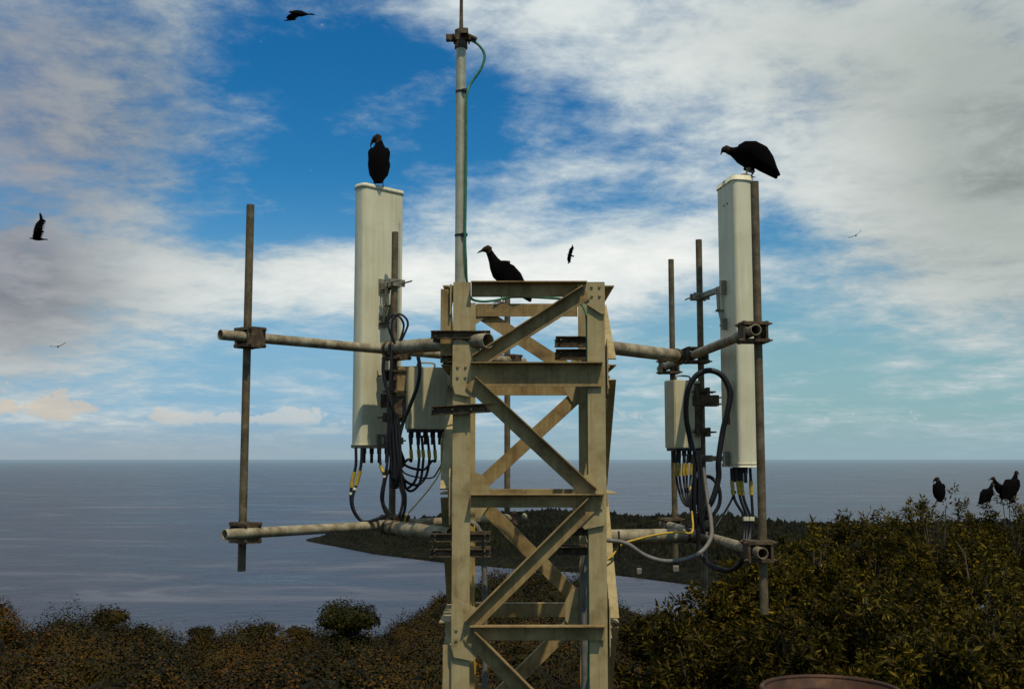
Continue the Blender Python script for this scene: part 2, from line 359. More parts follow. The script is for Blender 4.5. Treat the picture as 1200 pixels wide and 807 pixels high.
def make_tree(name, label, px, top, dist, width, height, group=None, lobes=7, mat='leaf_tree', leaf=.42, n=330):
    t = PY(px, top, dist); gz = ground_at(t.x, t.y); root = empty(name, (t.x, t.y, gz), label, 'tree', group)
    hw = width / 2; ch = min(height, t.z - gz) ; c0 = Vector((t.x, t.y, t.z - ch / 2))
    cen, ra = [c0], [hw * .85]
    for i in range(lobes):
        q = i / lobes * 6.28 + RNG.uniform(-.3, .3)
        cen.append(c0 + Vector((math.cos(q) * hw * .5, math.sin(q) * hw * .5, (RNG.uniform(-.1, .26) if i % 2 else RNG.uniform(-.48, -.28)) * ch))); ra.append(hw * RNG.uniform(.46, .60))
    V = canopy(np.array([tuple(c) for c in cen]), ra, [n] * len(cen), [leaf] * len(cen), flat=min(1.0, ch / width * 1.05))
    VC, nc = cores([tuple(c) for c in cen], ra, min(1.0, ch / width * 1.05)); dzz = t.z - np.percentile(V[:, 2], 99.6); V = np.concatenate([V, VC]); V[:, 2] += dzz; V -= np.array(root.location)
    me = np_mesh('crown', V, quads_of(V), M[mat]); at = me.attributes.new('tone', 'FLOAT', 'POINT'); at.data.foreach_set('value', np.full(len(V), RNG.uniform(.3, .75), np.float32))
    np_obj('crown', me, root)
    mb = MB(); b = Vector((t.x, t.y, gz - .4)); j = RNG.uniform(-.1, .1)
    mb.tube([b, b + Vector((j, 0, ch * .3)), c0 + Vector((-j, 0, 0))], [width * .055, width * .045, width * .03], 8)
    for q in range(4):
        d = Vector((math.cos(q * 1.6) * hw * .5, math.sin(q * 1.6) * hw * .5, ch * .22))
        mb.tube([b + Vector((0, 0, ch * .25)), c0 + d * .3 - Z * ch * .1, c0 + d], [width * .03, width * .02, .03], 6)
    mb.build('trunk', M['bark'], root)
make_tree('tree', 'large dark round-crowned tree left of the tower, tallest on the slope', 409, 703, 145, 8.0, 9.0, lobes=12, n=560, leaf=.33)
G = 'trees along the slope edge'
for lab, px, top, d, w, h in [
    ('small domed tree topping the canopy edge near the left end', 131, 708, 165, 6.0, 5.5),
    ('low spreading tree on the canopy edge left of the domed tree', 78, 727, 172, 5.5, 4.5),
    ('flat wide tree on the canopy edge right of the domed tree', 168, 731, 172, 4.5, 4.2),
    ('broad low tree on the slope edge below the near left pole', 302, 730, 180, 6.5, 4.6),
    ('rounded tree just left of the large dark round tree', 352, 733, 180, 5.0, 4.2),
    ('small rounded tree between the domed tree and the broad low tree', 238, 733, 185, 5.0, 4.0)]:
    make_tree('tree', lab, px, top, d, w, h, G, n=260, leaf=.36, mat='leaf_scrub')

def make_shrub(label, px, top, dist, rx, group, tall=1.2, nt=420, leaf=.084, trunk=True):
    """near tree: branches end in rosettes of long narrow leaves"""
    t = PY(px, top, dist); gz = ground_at(t.x, t.y); root = empty('leafy_tree', (t.x, t.y, gz), label, 'tree', group)
    hz_ = rx * tall; c = np.array([t.x, t.y, t.z - hz_])
    d = unit(RNG.normal(0, 1, (nt, 3))); d[:, 2] = np.where(d[:, 2] < -.35, -d[:, 2], d[:, 2])
    ph = RNG.uniform(0, 6.28, 4); az = np.arctan2(d[:, 1], d[:, 0])
    lob = .85 + .2 * np.sin(az * 3 + ph[0]) * np.cos(d[:, 2] * 3.5 + ph[1]) + .16 * np.sin(az * 5 + ph[2] + d[:, 2] * 5) * np.cos(d[:, 2] * 6 + ph[3])
    q = np.where(RNG.random(nt) < .7, RNG.uniform(.82, 1.08, nt), RNG.uniform(.35, .85, nt))
    tips = c + d * (lob * q)[:, None] * np.array([rx, rx, hz_])
    # sprays gather in clumps, leaving dark hollows between
    ck = tips[RNG.integers(0, nt, nt // 14)]; dist = np.linalg.norm(tips[:, None, :] - ck[None], axis=2); nb = ck[dist.argmin(1)]; tips = tips + (nb - tips) * .42
    K = 14
    base = np.repeat(tips, K, 0); dd = np.repeat(d, K, 0)
    ld = unit(dd * .55 + RNG.normal(0, .75, (nt * K, 3)) + np.array([0, 0, .05]))
    ld[:, 2] -= .38; ld = unit(ld)
    base = base + ld * .02 - dd * RNG.uniform(0, .10, (nt * K, 1))
    V = leaf_quads(base, ld, unit(dd + RNG.normal(0, .6, (nt * K, 3))), leaf * RNG.uniform(.6, 1.35, nt * K), leaf * .13 * RNG.uniform(.7, 1.5, nt * K))
    # the top of the crown is allowed to reach its surveyed height
    V[:, 2] += t.z - np.percentile(V[:, 2], 99.3); V -= np.array(root.location)
    np_obj('crown', np_mesh('crown', V, quads_of(V), M['leaf_near']), root)
    mb = MB(); b = Vector((t.x, t.y, gz - .3)); cc = Vector(c); h0 = cc.z - gz
    stems = 3
    for s in range(stems):
        q = s * 2.1 + ph[0]; off = Vector((math.cos(q) * .12, math.sin(q) * .12, 0))
        m1 = b + off + (cc - b) * .45 + Vector((math.cos(q), math.sin(q), 0)) * rx * .25; m2 = cc + Vector((math.cos(q), math.sin(q), .1)) * rx * .35
        mb.tube(smooth_path([b + off * .5, m1, m2], 4), [.07 - .045 * i / 8 for i in range(9)], 7)
        for k in range(7):
            tp = Vector(tips[RNG.integers(nt)]); st = m1.lerp(m2, RNG.uniform(.2, 1)); mid = st.lerp(tp, .5) + Vector(RNG.normal(0, .1, 3))
            mb.tube(smooth_path([st, mid, tp], 3), [.022, .019, .017, .014, .011, .008, .004], 5)
    for k in range(9):       # bare twigs that stick out of the crown
        i = int(np.argmax(d[:, 2] + RNG.uniform(0, .9, nt))); tp = Vector(tips[i]); st = tp.lerp(cc, .3); dv = Vector(d[i])
        mb.tube([st, tp + dv * .03, tp + dv * RNG.uniform(.10, .3) + Vector(RNG.normal(0, .04, 3))], [.012, .007, .002], 5)
    mb.build('trunk', M['bark'], root)
    return root
GS = 'leafy trees rising at the right'
for lab, px, top, d, rx, tall, nt in [
    ('leafy tree top where the lone right hand vulture perches', 1098, 590, 19, 1.75, 1.2, 800),
    ('leafy tree at the right edge under the three perched vultures', 1182, 584, 19.5, 1.7, 1.25, 800),
    ('leafy tree left of the one holding the lone vulture', 1020, 606, 18, 1.45, 1.2, 700),
    ('leafy tree beside the lower end of the right hand pole', 950, 622, 16.5, 1.1, 1.3, 600),
    ('small leafy tree directly behind the lower end of the right hand pole', 898, 656, 14.5, .95, 1.3, 520),
    ('yellowish leafy tree under the middle right hand pole', 840, 692, 14, .80, 1.3, 480),
    ('yellow green leafy tree at the edge of the bay water', 788, 722, 13, .75, 1.4, 480),
    ('dark leafy tree in front of the perched vultures tree', 1150, 655, 12.5, 1.4, 1.1, 800),
    ('dark leafy tree behind the round rusty rim', 1010, 690, 11.5, 1.2, 1.2, 750),
    ('leafy tree left of the round rusty rim, low in the picture', 918, 730, 10.8, .95, 1.3, 620),
    ('low leafy tree by the right foot of the tower', 818, 766, 11.5, .8, 1.2, 480),
    ('dark leafy tree in the bottom right corner', 1185, 735, 9.2, 1.05, 1.2, 800),
    ('leafy tree between the round rusty rim and the bottom right corner', 1075, 752, 9.0, .8, 1.2, 600)]:
    make_shrub(lab, px, top, d, rx, GS, tall, int(nt * 2.2))

# ------------------------------------------------------------------ lattice tower
YF = 8.5; xL = -.457; xR = .720; YB = YF + (xR - xL)
LZ = [PY(600, q, YF).z for q in (331, 425, 578, 731)]
stp = LZ[2] - LZ[3]
while LZ[-1] > -4.6: LZ.append(LZ[-1] - stp)
ZT = LZ[0]; ZB = -4.9
tower = empty('lattice_tower', ((xL + xR) / 2, (YF + YB) / 2, ground_at(.13, 9.1)), 'tan painted steel lattice tower carrying antennas, in the middle', 'tower')
LW = .137; T = .012
for sx, sy in ((0, 0), (1, 0), (0, 1), (1, 1)):
    x = (xL, xR)[sx]; y = (YF, YB)[sy]; dx = 1 if sx == 0 else -1; dy = 1 if sy == 0 else -1
    mb = MB(); p = [(x, y, ZB), (x + dx * LW, y, ZB), (x + dx * LW, y + dy * T, ZB), (x + dx * T, y + dy * T, ZB), (x + dx * T, y + dy * LW, ZB), (x, y + dy * LW, ZB)]
    mb.prism(p, (0, 0, ZT - ZB + .004)); mb.build('leg', M['tower'], tower, .002)
BH = [.115, .185, .105, .115]
xi0, xi1 = xL + LW - .012, xR - LW + .012
def face_pt(face, t, z, off=0.0):
    """t runs along the face from its left/front end; off is how far outside the face plane"""
    w = xR - xL
    if face == 'F': return Vector((xL + t * w, YF - off, z))
    if face == 'B': return Vector((xL + t * w, YB + off, z))
    if face == 'L': return Vector((xL - off, YF + t * w, z))
    return Vector((xR + off, YF + t * w, z))
OUT = {'F': -Y, 'B': Y, 'L': -X, 'R': X}
ALONG = {'F': X, 'B': X, 'L': Y, 'R': Y}
def bolt(mb, p, n, r=.011, l=.012):
    p = Vector(p); mb.tube([p, p + n * l], r, 6)
for face in 'FBLR':
    n = OUT[face]; al = ALONG[face]; w = xR - xL
    for i, z in enumerate(LZ):
        h = BH[i] if i < 4 else .115
        mb = MB(); e = (LW + .004) / w
        if i == 0: a, b = e, 1 - e
        else: a, b = e, 1 - .02
        off = .016 if i else .004
        # web just outside the leg plane, flange outward along its upper edge
        mb.angle(face_pt(face, a, z - h / 2, off), face_pt(face, b, z - h / 2, off), Z, n, h, .085)
        mb.build('cross_beam', M['brace'] if face in 'FB' else M['tower'], tower, .0015)
    flip = {'F': 1, 'B': 0, 'L': 0, 'R': 1}[face]     # zigzag direction of the first panel
    for i in range(len(LZ) - 1):
        z0 = LZ[i] - (BH[i] if i < 4 else .115) * (.95 if i == 0 else 1.0); z1 = LZ[i + 1] + .01
        tl = .15 if i else .19
        rising = (i + flip) % 2 == 1                    # True: high end at t=1
        ta, tb = (1 - tl + .03, tl) if rising else (tl, 1 - tl + .02)
        p0 = face_pt(face, ta, z0, .030); p1 = face_pt(face, tb, z1 + .02, .030)
        e = (p1 - p0).normalized(); web = n.cross(e); web = web if web.z > 0 else -web
        mb = MB(); wdt = .118 if face in 'FB' else .105
        mb.angle(p0 - e * .05, p1 + e * .05, web, n, wdt, .07)
        mb.build('diagonal_brace', M['brace'] if face in 'FB' else M['tower'], tower, .0015)
        # one gusset plate per node, behind the diagonals
        nodes = [(1 if rising else 0, i + 1)] + ([(0 if not rising else 1, 0)] if i == 0 else [])
        for side, lev in nodes:
            if lev == 0: side = 1 if rising else 0
            else: side = 0 if rising else 1
            g = MB(); zc = LZ[lev]; edge = face_pt(face, side, zc, .015); inn = al * (1 if side == 0 else -1)
            if lev == 0: poly = [edge - Z * .01, edge + inn * .215 - Z * .01, edge + inn * .215 - Z * .13, edge + inn * .03 - Z * .25, edge - Z * .25]
            else: poly = [edge + Z * .13, edge + inn * .03 + Z * .19, edge + inn * .20 + Z * .12, edge + inn * .26 + Z * .02, edge + inn * .26 - Z * .14, edge + inn * .17 - Z * .27, edge + inn * .02 - Z * .24, edge - Z * .17]
            g.prism(poly, n * .010)
            for k in range(4):
                bolt(g, edge + inn * (.04 + .06 * (k % 2)) + Z * (-.03 - .075 * (k // 2)) + n * .010, n)
            g.build('gusset_plate', M['tower'], tower, .0015)
# stiffening plates beside the front left leg
mb = MB(); a = PY(523, 338, YF + .05); mb.box((a.x - .0, YF + .05, (PY(523, 338, YF).z + PY(523, 424, YF).z) / 2), .043, .008, .29)
mb.build('stiffener_plate', M['brace'], tower, .002)
mb = MB(); mb.box((PY(524, 780, YF).x, YF + .05, PY(524, 790, YF).z - .12), .036, .008, .33); mb.build('stiffener_plate', M['tower'], tower, .002)
# concrete footings hidden by the slope
for x in (xL + .07, xR - .07):
    for y in (YF + .07, YB - .07): mb = MB(); mb.box((x, y, ZB - .02), .22, .22, .12); mb.build('footing', M['wall'], tower)

# ------------------------------------------------------------------ mounts
def clamp_on(parent, c, axis, other, r, w=.085):
    """pipe-to-pipe clamp: two bolted plates with threaded bolts across the joint. axis: horizontal pipe direction, other: plate normal"""
    axis = axis.normalized(); other = other.normalized(); mb = MB()
    for s in (-1, 1):
        mb.box(c + other * s * (r + .012), axis * w, other * .009, Z * w)
    for dz in (-1, 1): mb.box(c + Z * dz * w * .8, axis * w * 1.1, other * (r + .02), Z * .012)
    o = mb.build('pipe_clamp', M['clamp'], parent)
    for dz in (-1, 1):
        for da in (-1, 1):
            mb = MB(); p = c + axis * da * w * .78 + Z * dz * w * .78
            mb.tube([p - other * (r + .05), p + other * (r + .055)], .0075, 6)
            for s in (-1, 1): mb.tube([p + other * s * (r + .018), p + other * s * (r + .034)], .015, 6)
            mb.build('bolt', M['clamp'], o)
def channel(mb, a, b, up, side, h=.06, d=.05, t=.007):
    """u channel from a to b, opening along side"""
    a, b = Vector(a), Vector(b); up = up.normalized(); side = side.normalized(); e = b - a
    poly = [a - up * h / 2 + side * d, a - up * h / 2, a + up * h / 2, a + up * h / 2 + side * d, a + up * (h / 2 - t) + side * d, a + up * (h / 2 - t) + side * t, a - up * (h / 2 - t) + side * t, a - up * (h / 2 - t) + side * d]
    mb.prism(poly, e)
def leg_bracket(parent, z, sx, y, half=.23):
    """pair of channels bolted across a tower leg, front and behind"""
    mb = MB(); x = xL + .06 if sx == 0 else xR - .06
    for yy, s in ((y, -1), (y + .22, 1)):
        channel(mb, (x - half, yy, z), (x + half, yy, z), Z, Y * s, .062, .045)
    for dx in (-half + .04, half - .04):
        for dz in (-.018, .018): mb.tube([(x + dx, y - .09, z + dz), (x + dx, y + .33, z + dz)], .007, 6)
    mb.build('leg_bracket', M['clamp'], parent)
# --- left frame
A = PY(258, 392, 8.32); B = PZ(614, 424, A.z); C_ = PY(263, 626, 8.32); C_.x = A.x + (C_.x - A.x); D_ = Vector((B.x, B.y, C_.z))
uL = (B - A).normalized(); nL = Vector((-uL.y, uL.x, 0))         # outward: away and to the left
def on_line(a, b, px):                                          # the point of a crossbar seen on a bearing
    k = (px - 600) / FPX; d = b - a
    f = lambda p: p.x - k * (p.y * CT + p.z * ST)
    t = -f(a) / (f(b) - f(a)); return a + d * t
left = empty('antenna_mount', (A + B) / 2 - Z * 1.0, 'rusty pipe frame with three upright poles clamped to the left of the tower', 'antenna mount', 'pipe frames clamped to the tower')
CR = .040
for a, b in ((A, B), (C_, D_)):
    mb = MB(); mb.pipe(a, b, CR); mb.build('crossbar', M['galv'], left)
def pole(parent, p, n, top, bot, px_top, px_bot, rad=.029, off=.075):
    """upright pole bolted to the outer side of the crossbar at p"""
    q = p + n * off
    zt = PY(px_top, top, q.y).z; zb = PY(px_bot, bot, q.y).z
    mb = MB(); mb.pipe((q.x, q.y, zb), (q.x, q.y, zt), rad, .004, 14); mb.build('upright_pole', M['pole'], parent)
    return Vector((q.x, q.y, 0))
pL1 = on_line(A, B, 296); pL2 = on_line(A, B, 468); pL3 = on_line(A, B, 601)
q1 = pole(left, pL1, nL, 240, 669, 294, 286, .031); q2 = pole(left, pL2, nL, 272, 602, 466, 460, .030); q3 = pole(left, pL3, nL, 306, 628, 597, 597, .029)
zlo = C_.z
for p in (pL1, pL2, pL3):
    for z in (A.z, zlo):
        clamp_on(left, Vector((p.x, p.y, z)) + nL * .035, uL, nL, .072, .08 if p is not pL3 else .06)
# standoff pipes to the front left leg
sa = on_line(A, B, 449) - nL * .045; sa.z = PY(449, 408, sa.y).z; sb = PY(572, 399, YF - .118)
mb = MB(); mb.pipe(sa - (sb - sa).normalized() * .03, sb, .058, .006); mb.build('standoff_pipe', M['galv'], left)
sa2 = on_line(C_, D_, 448) - nL * .045; sa2.z = PY(448, 617, sa2.y).z; sb2 = Vector((xL - .02, YF + .28, sa2.z - .02))
mb = MB(); mb.pipe(sa2 - (sb2 - sa2).normalized() * .03, sb2, .058, .006); mb.build('standoff_pipe', M['galv'], left)
mb = MB(); e = (sb2 - sa2).normalized()
for p_, e_ in ((sa2, e), (sa, (sb - sa).normalized())):
    for k in (.0, .10): mb = MB(); mb.tube([p_ + e_ * (.02 + k), p_ + e_ * (.05 + k)], .066, 16); mb.build('pipe_collar', M['clamp'], left)
leg_bracket(left, PY(540, 394, YF).z + .01, 0, YF - .003); leg_bracket(left, PY(540, 420, YF).z + .0, 0, YF + .03, .15)
leg_bracket(left, PY(540, 630, YF).z, 0, YF + .06); leg_bracket(left, PY(540, 648, YF).z, 0, YF + .06)
# the bolted channel lower on the front of the leg
mb = MB(); z = PY(540, 480, YF).z
channel(mb, (PY(505, 480, 8.4).x, YF - .02, z - .01), (PY(577, 478, 8.4).x, YF - .02, z + .015), Z, -Y, .07, .05)
for dx in (507, 530, 552, 572): x = PY(dx, 480, 8.4).x; mb.tube([(x, YF - .09, z), (x, YF + .16, z)], .008, 6)
mb.tube([(PY(575, 480, 8.4).x, YF - .03, z + .0), (PY(585, 480, 8.4).x, YF - .03, z + .0)], .006, 6)
mb.build('bolted_channel', M['clamp'], left)

# --- right frame
E = PY(886, 386, 7.95); F_ = PZ(774, 432, E.z); G_ = PY(894, 648, 7.95); H_ = Vector((F_.x, F_.y, G_.z))
uR = (F_ - E).normalized(); nR = Vector((uR.y, -uR.x, 0))
if nR.x < 0: nR = -nR
right = empty('antenna_mount', (E + F_) / 2 - Z * 1.0, 'rusty pipe frame with three upright poles clamped to the right of the tower', 'antenna mount', 'pipe frames clamped to the tower')
for a, b in ((E, F_), (G_, H_)):
    mb = MB(); mb.pipe(a, b, CR); mb.build('crossbar', M['galv'], right)
pR1 = on_line(E, F_, 877); pR2 = on_line(E, F_, 812); pR3 = on_line(E, F_, 780)
def bearing_pole(parent, p, n, want, top, bot, rad):
    # slide along the crossbar normal so the pole clears the bar
    return pole(parent, p, n, top, bot, want, want, rad, .072)
r1 = bearing_pole(right, pR1, nR, 886, 213, 719, .031); r2 = bearing_pole(right, pR2, nR, 823, 281, 692, .029); r3 = bearing_pole(right, pR3, nR, 787, 304, 658, .029)
for p, w in ((pR1, .08), (pR2, .075), (pR3, .075)):
    for z in (E.z, G_.z):
        clamp_on(right, Vector((p.x, p.y, z)) + nR * .035, uR, nR, .072, w)
ta = Vector((xR - .08, YF + .70, PY(690, 404, 9.2).z)); tb = on_line(E, F_, 808) - nR * .05
mb = MB(); mb.pipe(ta, tb, .058); mb.build('standoff_pipe', M['galv'], right)
ta2 = Vector((xR - .08, YF + .70, PY(690, 629, 9.2).z)); tb2 = on_line(G_, H_, 822) - nR * .05
mb = MB(); mb.pipe(ta2, tb2, .060); mb.build('standoff_pipe', M['galv'], right)
for a, b in ((ta, tb), (ta2, tb2)):
    e = (b - a).normalized()
    for k in (.0, .1): mb = MB(); mb.tube([b - e * (.03 + k), b - e * (k)], .068, 16); mb.build('pipe_collar', M['clamp'], right)
for z, y in ((PY(690, 399, YF + .3).z, YF + .30), (PY(690, 414, YF + .3).z, YF + .30), (PY(690, 622, YF + .3).z, YF + .3), (PY(690, 645, YF + .3).z, YF + .3)):
    mb = MB()
    for yy, s in ((y, -1), (y + .2, 1)): channel(mb, (xR - .37, yy, z), (xR - .03, yy, z), Z, Y * s, .062, .05)
    for dx in (-.33, -.08): mb.tube([(xR + dx, y - .08, z), (xR + dx, y + .3, z)], .008, 6)
    mb.build('leg_bracket', M['clamp'], right)

# ------------------------------------------------------------------ panel antennas
def antenna(label, c, u, n, top, bot, w, d, polexy, ups, rivets=True):
    """c: centre bearing point; u: width axis; n: boresight; rounded radome front"""
    root = empty('panel_antenna', (c.x, c.y, bot), label, 'antenna', 'panel antennas on the pipe frames')
    def section(z, g=0.0):
        pts = []; hw = w / 2 + g; hd = d / 2 + g; rc = .035
        for (cx, cy, a0) in ((-hw + rc, -hd + rc, 180), (hw - rc, -hd + rc, 270)):
            for k in range(5): q = R(a0 + 90 * k / 4); pts.append((cx + rc * math.cos(q), cy + rc * math.sin(q)))
        rf = d * .62
        for (cx, cy, a0) in ((hw - rf, hd - rf, 0), (-hw + rf, hd - rf, 90)):
            for k in range(8): q = R(a0 + 90 * k / 7); pts.append((cx + rf * math.cos(q), cy + rf * math.sin(q)))
        return [Vector((c.x, c.y, z)) + u * a + n * b for a, b in pts]
    mb = MB(); s0 = section(bot + .02); mb.prism(s0, (0, 0, top - bot - .04), True); mb.build('radome', M['radome'], root)
    for z0, z1 in ((top - .045, top), (bot, bot + .03)):
        mb = MB(); mb.prism(section(z0, .006), (0, 0, z1 - z0), True); mb.build('end_cap', M['radome'], root, .004)
    # rivets and a dark label on the back
    mb = MB()
    for zz in (top - .22, top - .22 - .0):
        for du in (-.06, .02): bolt(mb, Vector((c.x, c.y, zz)) + u * du - n * d / 2, -n, .009, .004)
    if rivets: mb.build('rivet', M['clamp'], root)
    mb = MB(); mb.box(Vector((c.x, c.y, bot + .42)) + u * .02 - n * (d / 2 + .002), u * .035, n * .002, Z * .06); mb.build('rating_plate', M['clamp'], root)
    # connectors under the base
    for k in range(4):
        p = Vector((c.x, c.y, bot)) + u * (-.13 + .085 * k) - n * .02
        mb = MB(); mb.tube([p + Z * .005, p - Z * .05], .02, 12); k_ = mb.build('connector', M['rubber'], root); mb = MB(); mb.tube([p - Z * .04, p - Z * .13], .0145, 10); mb.build('boot', M['rubber'], k_)
    # tilt bracket above, plain bracket below
    bk = Vector((c.x, c.y, 0)) - n * (d / 2); pv = Vector((polexy.x, polexy.y, 0))
    for i, z in enumerate(ups):
        mb = MB(); st = bk + Z * z; en = pv + Z * z; m_ = en - st
        along = m_.normalized(); sd = along.cross(Z).normalized()
        mb.box(st + along * .014, sd * .055, along * .012, Z * .06)
        if i == 0:
            for s in (-1, 1):
                mb.box(st + along * .07 + sd * s * .04 - Z * .01, along * .07, sd * .005, Z * .028)
                # scissor links that hang below
                for k, (za, zb) in enumerate(((-.01, -.19), (-.19, -.33))):
                    p0 = st + along * (.12 if k == 0 else .10) + sd * s * (.032 - .008 * k) + Z * za; p1 = st + along * (.10 if k == 0 else .035) + sd * s * (.032 - .008 * k) + Z * zb
                    dd = (p1 - p0); ax = dd.cross(sd).normalized()
                    mb.box((p0 + p1) / 2, dd / 2, sd * .004, ax * .026)
            for za in (-.01, -.19, -.33): mb.tube([st + along * (.11 if za > -.3 else .03) - sd * .055 + Z * za, st + along * (.11 if za > -.3 else .03) + sd * .055 + Z * za], .011, 8)
            mb.box(st + along * .012 - Z * .32, sd * .05, along * .01, Z * .05)
        for s in (-1, 1):
            mb.box(en + along * s * .042, sd * .075, along * .012, Z * .03)
        for s in (-1, 1):
            mb.tube([en + sd * s * .058 - along * .10, en + sd * s * .058 + along * (.20 if i == 0 else .12)], .007, 6)
            mb.tube([en + sd * s * .058 + along * .056, en + sd * s * .058 + along * .072], .014, 6)
        mb.box(st.lerp(en, .5), m_ * .42, sd * .022, Z * .022)
        mb.build('bracket', M['zinc'], root)
    return root
cL = on_line(q2 + nL * .30 - uL * 1.0, q2 + nL * .30 + uL * 1.0, 438.5); yl = cL.y; aLt = PY(441, 221, yl).z; aLb = PY(441, 525, yl).z
antL = antenna('pale panel antenna at the left with a vulture standing upright on its top', cL, uL, nL, aLt, aLb, .47, .20, q2, (PY(455, 329, 9.5).z, PY(450, 516, 9.5).z), False)
cR_ = PY(866, 380, 9.45); aRt = PY(866, 212, 9.45).z; aRb = PY(866, 547, 9.45).z
uR2 = Vector((-.16, .987, 0)).normalized(); nR2 = Vector((uR2.y, -uR2.x, 0))
antR = antenna('pale panel antenna at the right with a stooping vulture on its top', cR_, uR2, nR2, aRt, aRb, .42, .21, r2, (PY(835, 338, 9.5).z, PY(835, 537, 9.5).z))

# ------------------------------------------------------------------ radio boxes
def radio(label, c, u, n, w, d, top, bot, pole_xy=None, ncon=4, name='radio_unit', cat='radio box', group='radio boxes on the tower'):
    root = empty(name, (c.x, c.y, bot), label, cat, group)
    mid = Vector((c.x, c.y, (top + bot) / 2))
    mb = MB(); mb.box(mid, u * w / 2, n * d / 2, Z * (top - bot) / 2); mb.build('casing', M['box'], root, .008)
    if ncon:
        mb = MB(); mb.box(Vector((c.x, c.y, bot - .012)), u * w * .46, n * d * .42, Z * .012); mb.build('base_plate', M['rubber'], root)
    for k in range(ncon):
        p = Vector((c.x, c.y, bot - .02)) + u * w * (-.38 + .76 * k / max(1, ncon - 1))
        mb = MB(); mb.tube([p, p - Z * .05], .022, 10); k_ = mb.build('connector', M['rubber'], root); mb = MB(); mb.tube([p - Z * .04, p - Z * .11], .016, 10); mb.build('boot', M['rubber'], k_)
    if pole_xy is not None:
        z = (top + bot) / 2 + .06; a = Vector((pole_xy.x, pole_xy.y, z)); b = Vector((c.x, c.y, z)); e = (b - a).normalized(); s = e.cross(Z)
        mb = MB()
        for zz in (.14, -.22):
            mb.box(a + Z * zz + e * .05, s * .08, e * .015, Z * .04); mb.box(a + Z * zz - e * .05, s * .08, e * .015, Z * .04)
            for k in (-1, 1): mb.tube([a + Z * zz + s * k * .062 - e * .12, a + Z * zz + s * k * .062 + e * .1], .007, 6)
        mb.box(a.lerp(b, .45), (b - a) * .35, s * .05, Z * .22)
        mb.build('bracket', M['clamp'], root)
    # lifting handle
    mb = MB(); p = Vector((c.x, c.y, top)); mb.tube(smooth_path([p - u * .07, p - u * .065 + Z * .04, p + u * .065 + Z * .04, p + u * .07], 4), .008, 8); mb.build('handle', M['zinc'], root)
    return root
# left radio: face towards the camera, dark flank towards the pole
c = PY(499, 470, 9.55)
radL = radio('cream radio box with black plugs right of the left antenna', c, Vector((.97, .24, 0)).normalized(), Vector((-.24, .97, 0)).normalized(), .33, .20, PY(499, 431, 9.55).z, PY(499, 503, 9.55).z, q2, 5)
c = PY(536, 500, 9.95)
radB = radio('tall cream box half hidden behind the front left tower leg', c, X, Y, .27, .14, PY(536, 412, 9.9).z, PY(536, 565, 9.9).z, None, 0)
mb = MB(); zc = radB.location.z
for z in (zc + .25, zc + .9): mb.box((xL + .03, (YB + 9.95) / 2 - .05, z), .05, .14, .035)
mb.build('bracket', M['clamp'], radB)
c = PY(801, 487, 10.0)
radR = radio('cream radio box hung on the middle pole of the right frame', c, Vector((.90, .42, 0)).normalized(), Vector((-.42, .90, 0)).normalized(), .30, .17, PY(801, 446, 10.0).z, PY(801, 525, 10.0).z, r2, 5)

# small power module on the left pole
mb = MB(); root = empty('junction_box', (q2.x, q2.y, 0), 'small dark box strapped to the pole beside the left antenna', 'box')
p = Vector((q2.x + .08, q2.y - .05, PY(473, 445, 9.4).z)); mb.box(p, .045, .04, .13); mb.build('casing', M['brace'], root, .006)
mb = MB()
for dz in (-.09, .09): mb.box(p + Z * dz - X * .05, .11, .055, .008)
mb.build('strap', M['clamp'], root)
# clamp on the right middle pole
root = empty('pole_clamp', (r2.x, r2.y, PY(828, 466, 9.5).z), 'dark bolted clamp jutting from the middle right pole beside the looped cable', 'clamp')
b0 = Vector(root.location); mb = MB()
for s in (-1, 1): mb.box(b0 + Vector((.02, s * .045, 0)), .13, .014, .05)
mb.build('clamp_plate', M['clamp'], root, .004)
mb = MB()
for s in (-1, 1): mb.tube([b0 + Vector((-.2, 0, s * .03)), b0 + Vector((.22, 0, s * .03))], .008, 6)
mb.build('threaded_rod', M['clamp'], root)

# ------------------------------------------------------------------ mast with whip
mt = PY(539.5, 50, YF + .10); mbm = PY(539, 335, YF + .10)
mast = empty('whip_antenna_mast', (mbm.x, mbm.y, mbm.z), 'tall grey pole with a thin whip on top, fixed to the front left leg', 'mast')
mx_, my_ = mbm.x, mbm.y
mb = MB(); zt = mt.z; zmid = PY(540, 108, YF + .1).z; zlow = mbm.z - .55
mb.pipe((mx_, my_, zlow), (mx_, my_, zt), .040, .005, 18); mb.build('pole', M['mast'], mast)
mb = MB(); mb.tube([(mx_, my_, zt - .05), (mx_, my_, zt + .10)], .052, 14)
mb.box((mx_ - .02, my_ - .02, zt + .03), .10, .03, .022); mb.box((mx_ + .03, my_ - .05, zt + .055), .03, .07, .02)
for s in (-1, 1): mb.tube([(mx_ + s * .06, my_ - .1, zt + .03), (mx_ + s * .06, my_ + .1, zt + .03)], .008, 6)
mb.tube([(mx_ - .085, my_ - .05, zt - .005), (mx_ - .045, my_ - .05, zt + .03)], .011, 6)
mb.tube([(mx_ + .07, my_ - .03, zt + .04), (mx_ + .125, my_ - .03, zt + .015)], .018, 8)
mb.build('clamp', M['clamp'], mast)
mb = MB(); mb.tube([(mx_, my_, zt + .08), (mx_, my_, zt + .25), (mx_ + .004, my_, zt + 1.6)], [.017, .014, .006], 8); mb.build('whip_rod', M['clamp'], mast)
for q in (108, 276):
    mb = MB(); z = PY(540, q, YF + .1).z; mb.tube([(mx_, my_, z - .008), (mx_, my_, z + .008)], .0445, 16); mb.tube([(mx_ + .03, my_ - .03, z - .01), (mx_ + .03, my_ - .03, z + .01)], .03, 10); mb.build('cable_tie', M['rubber'], mast)
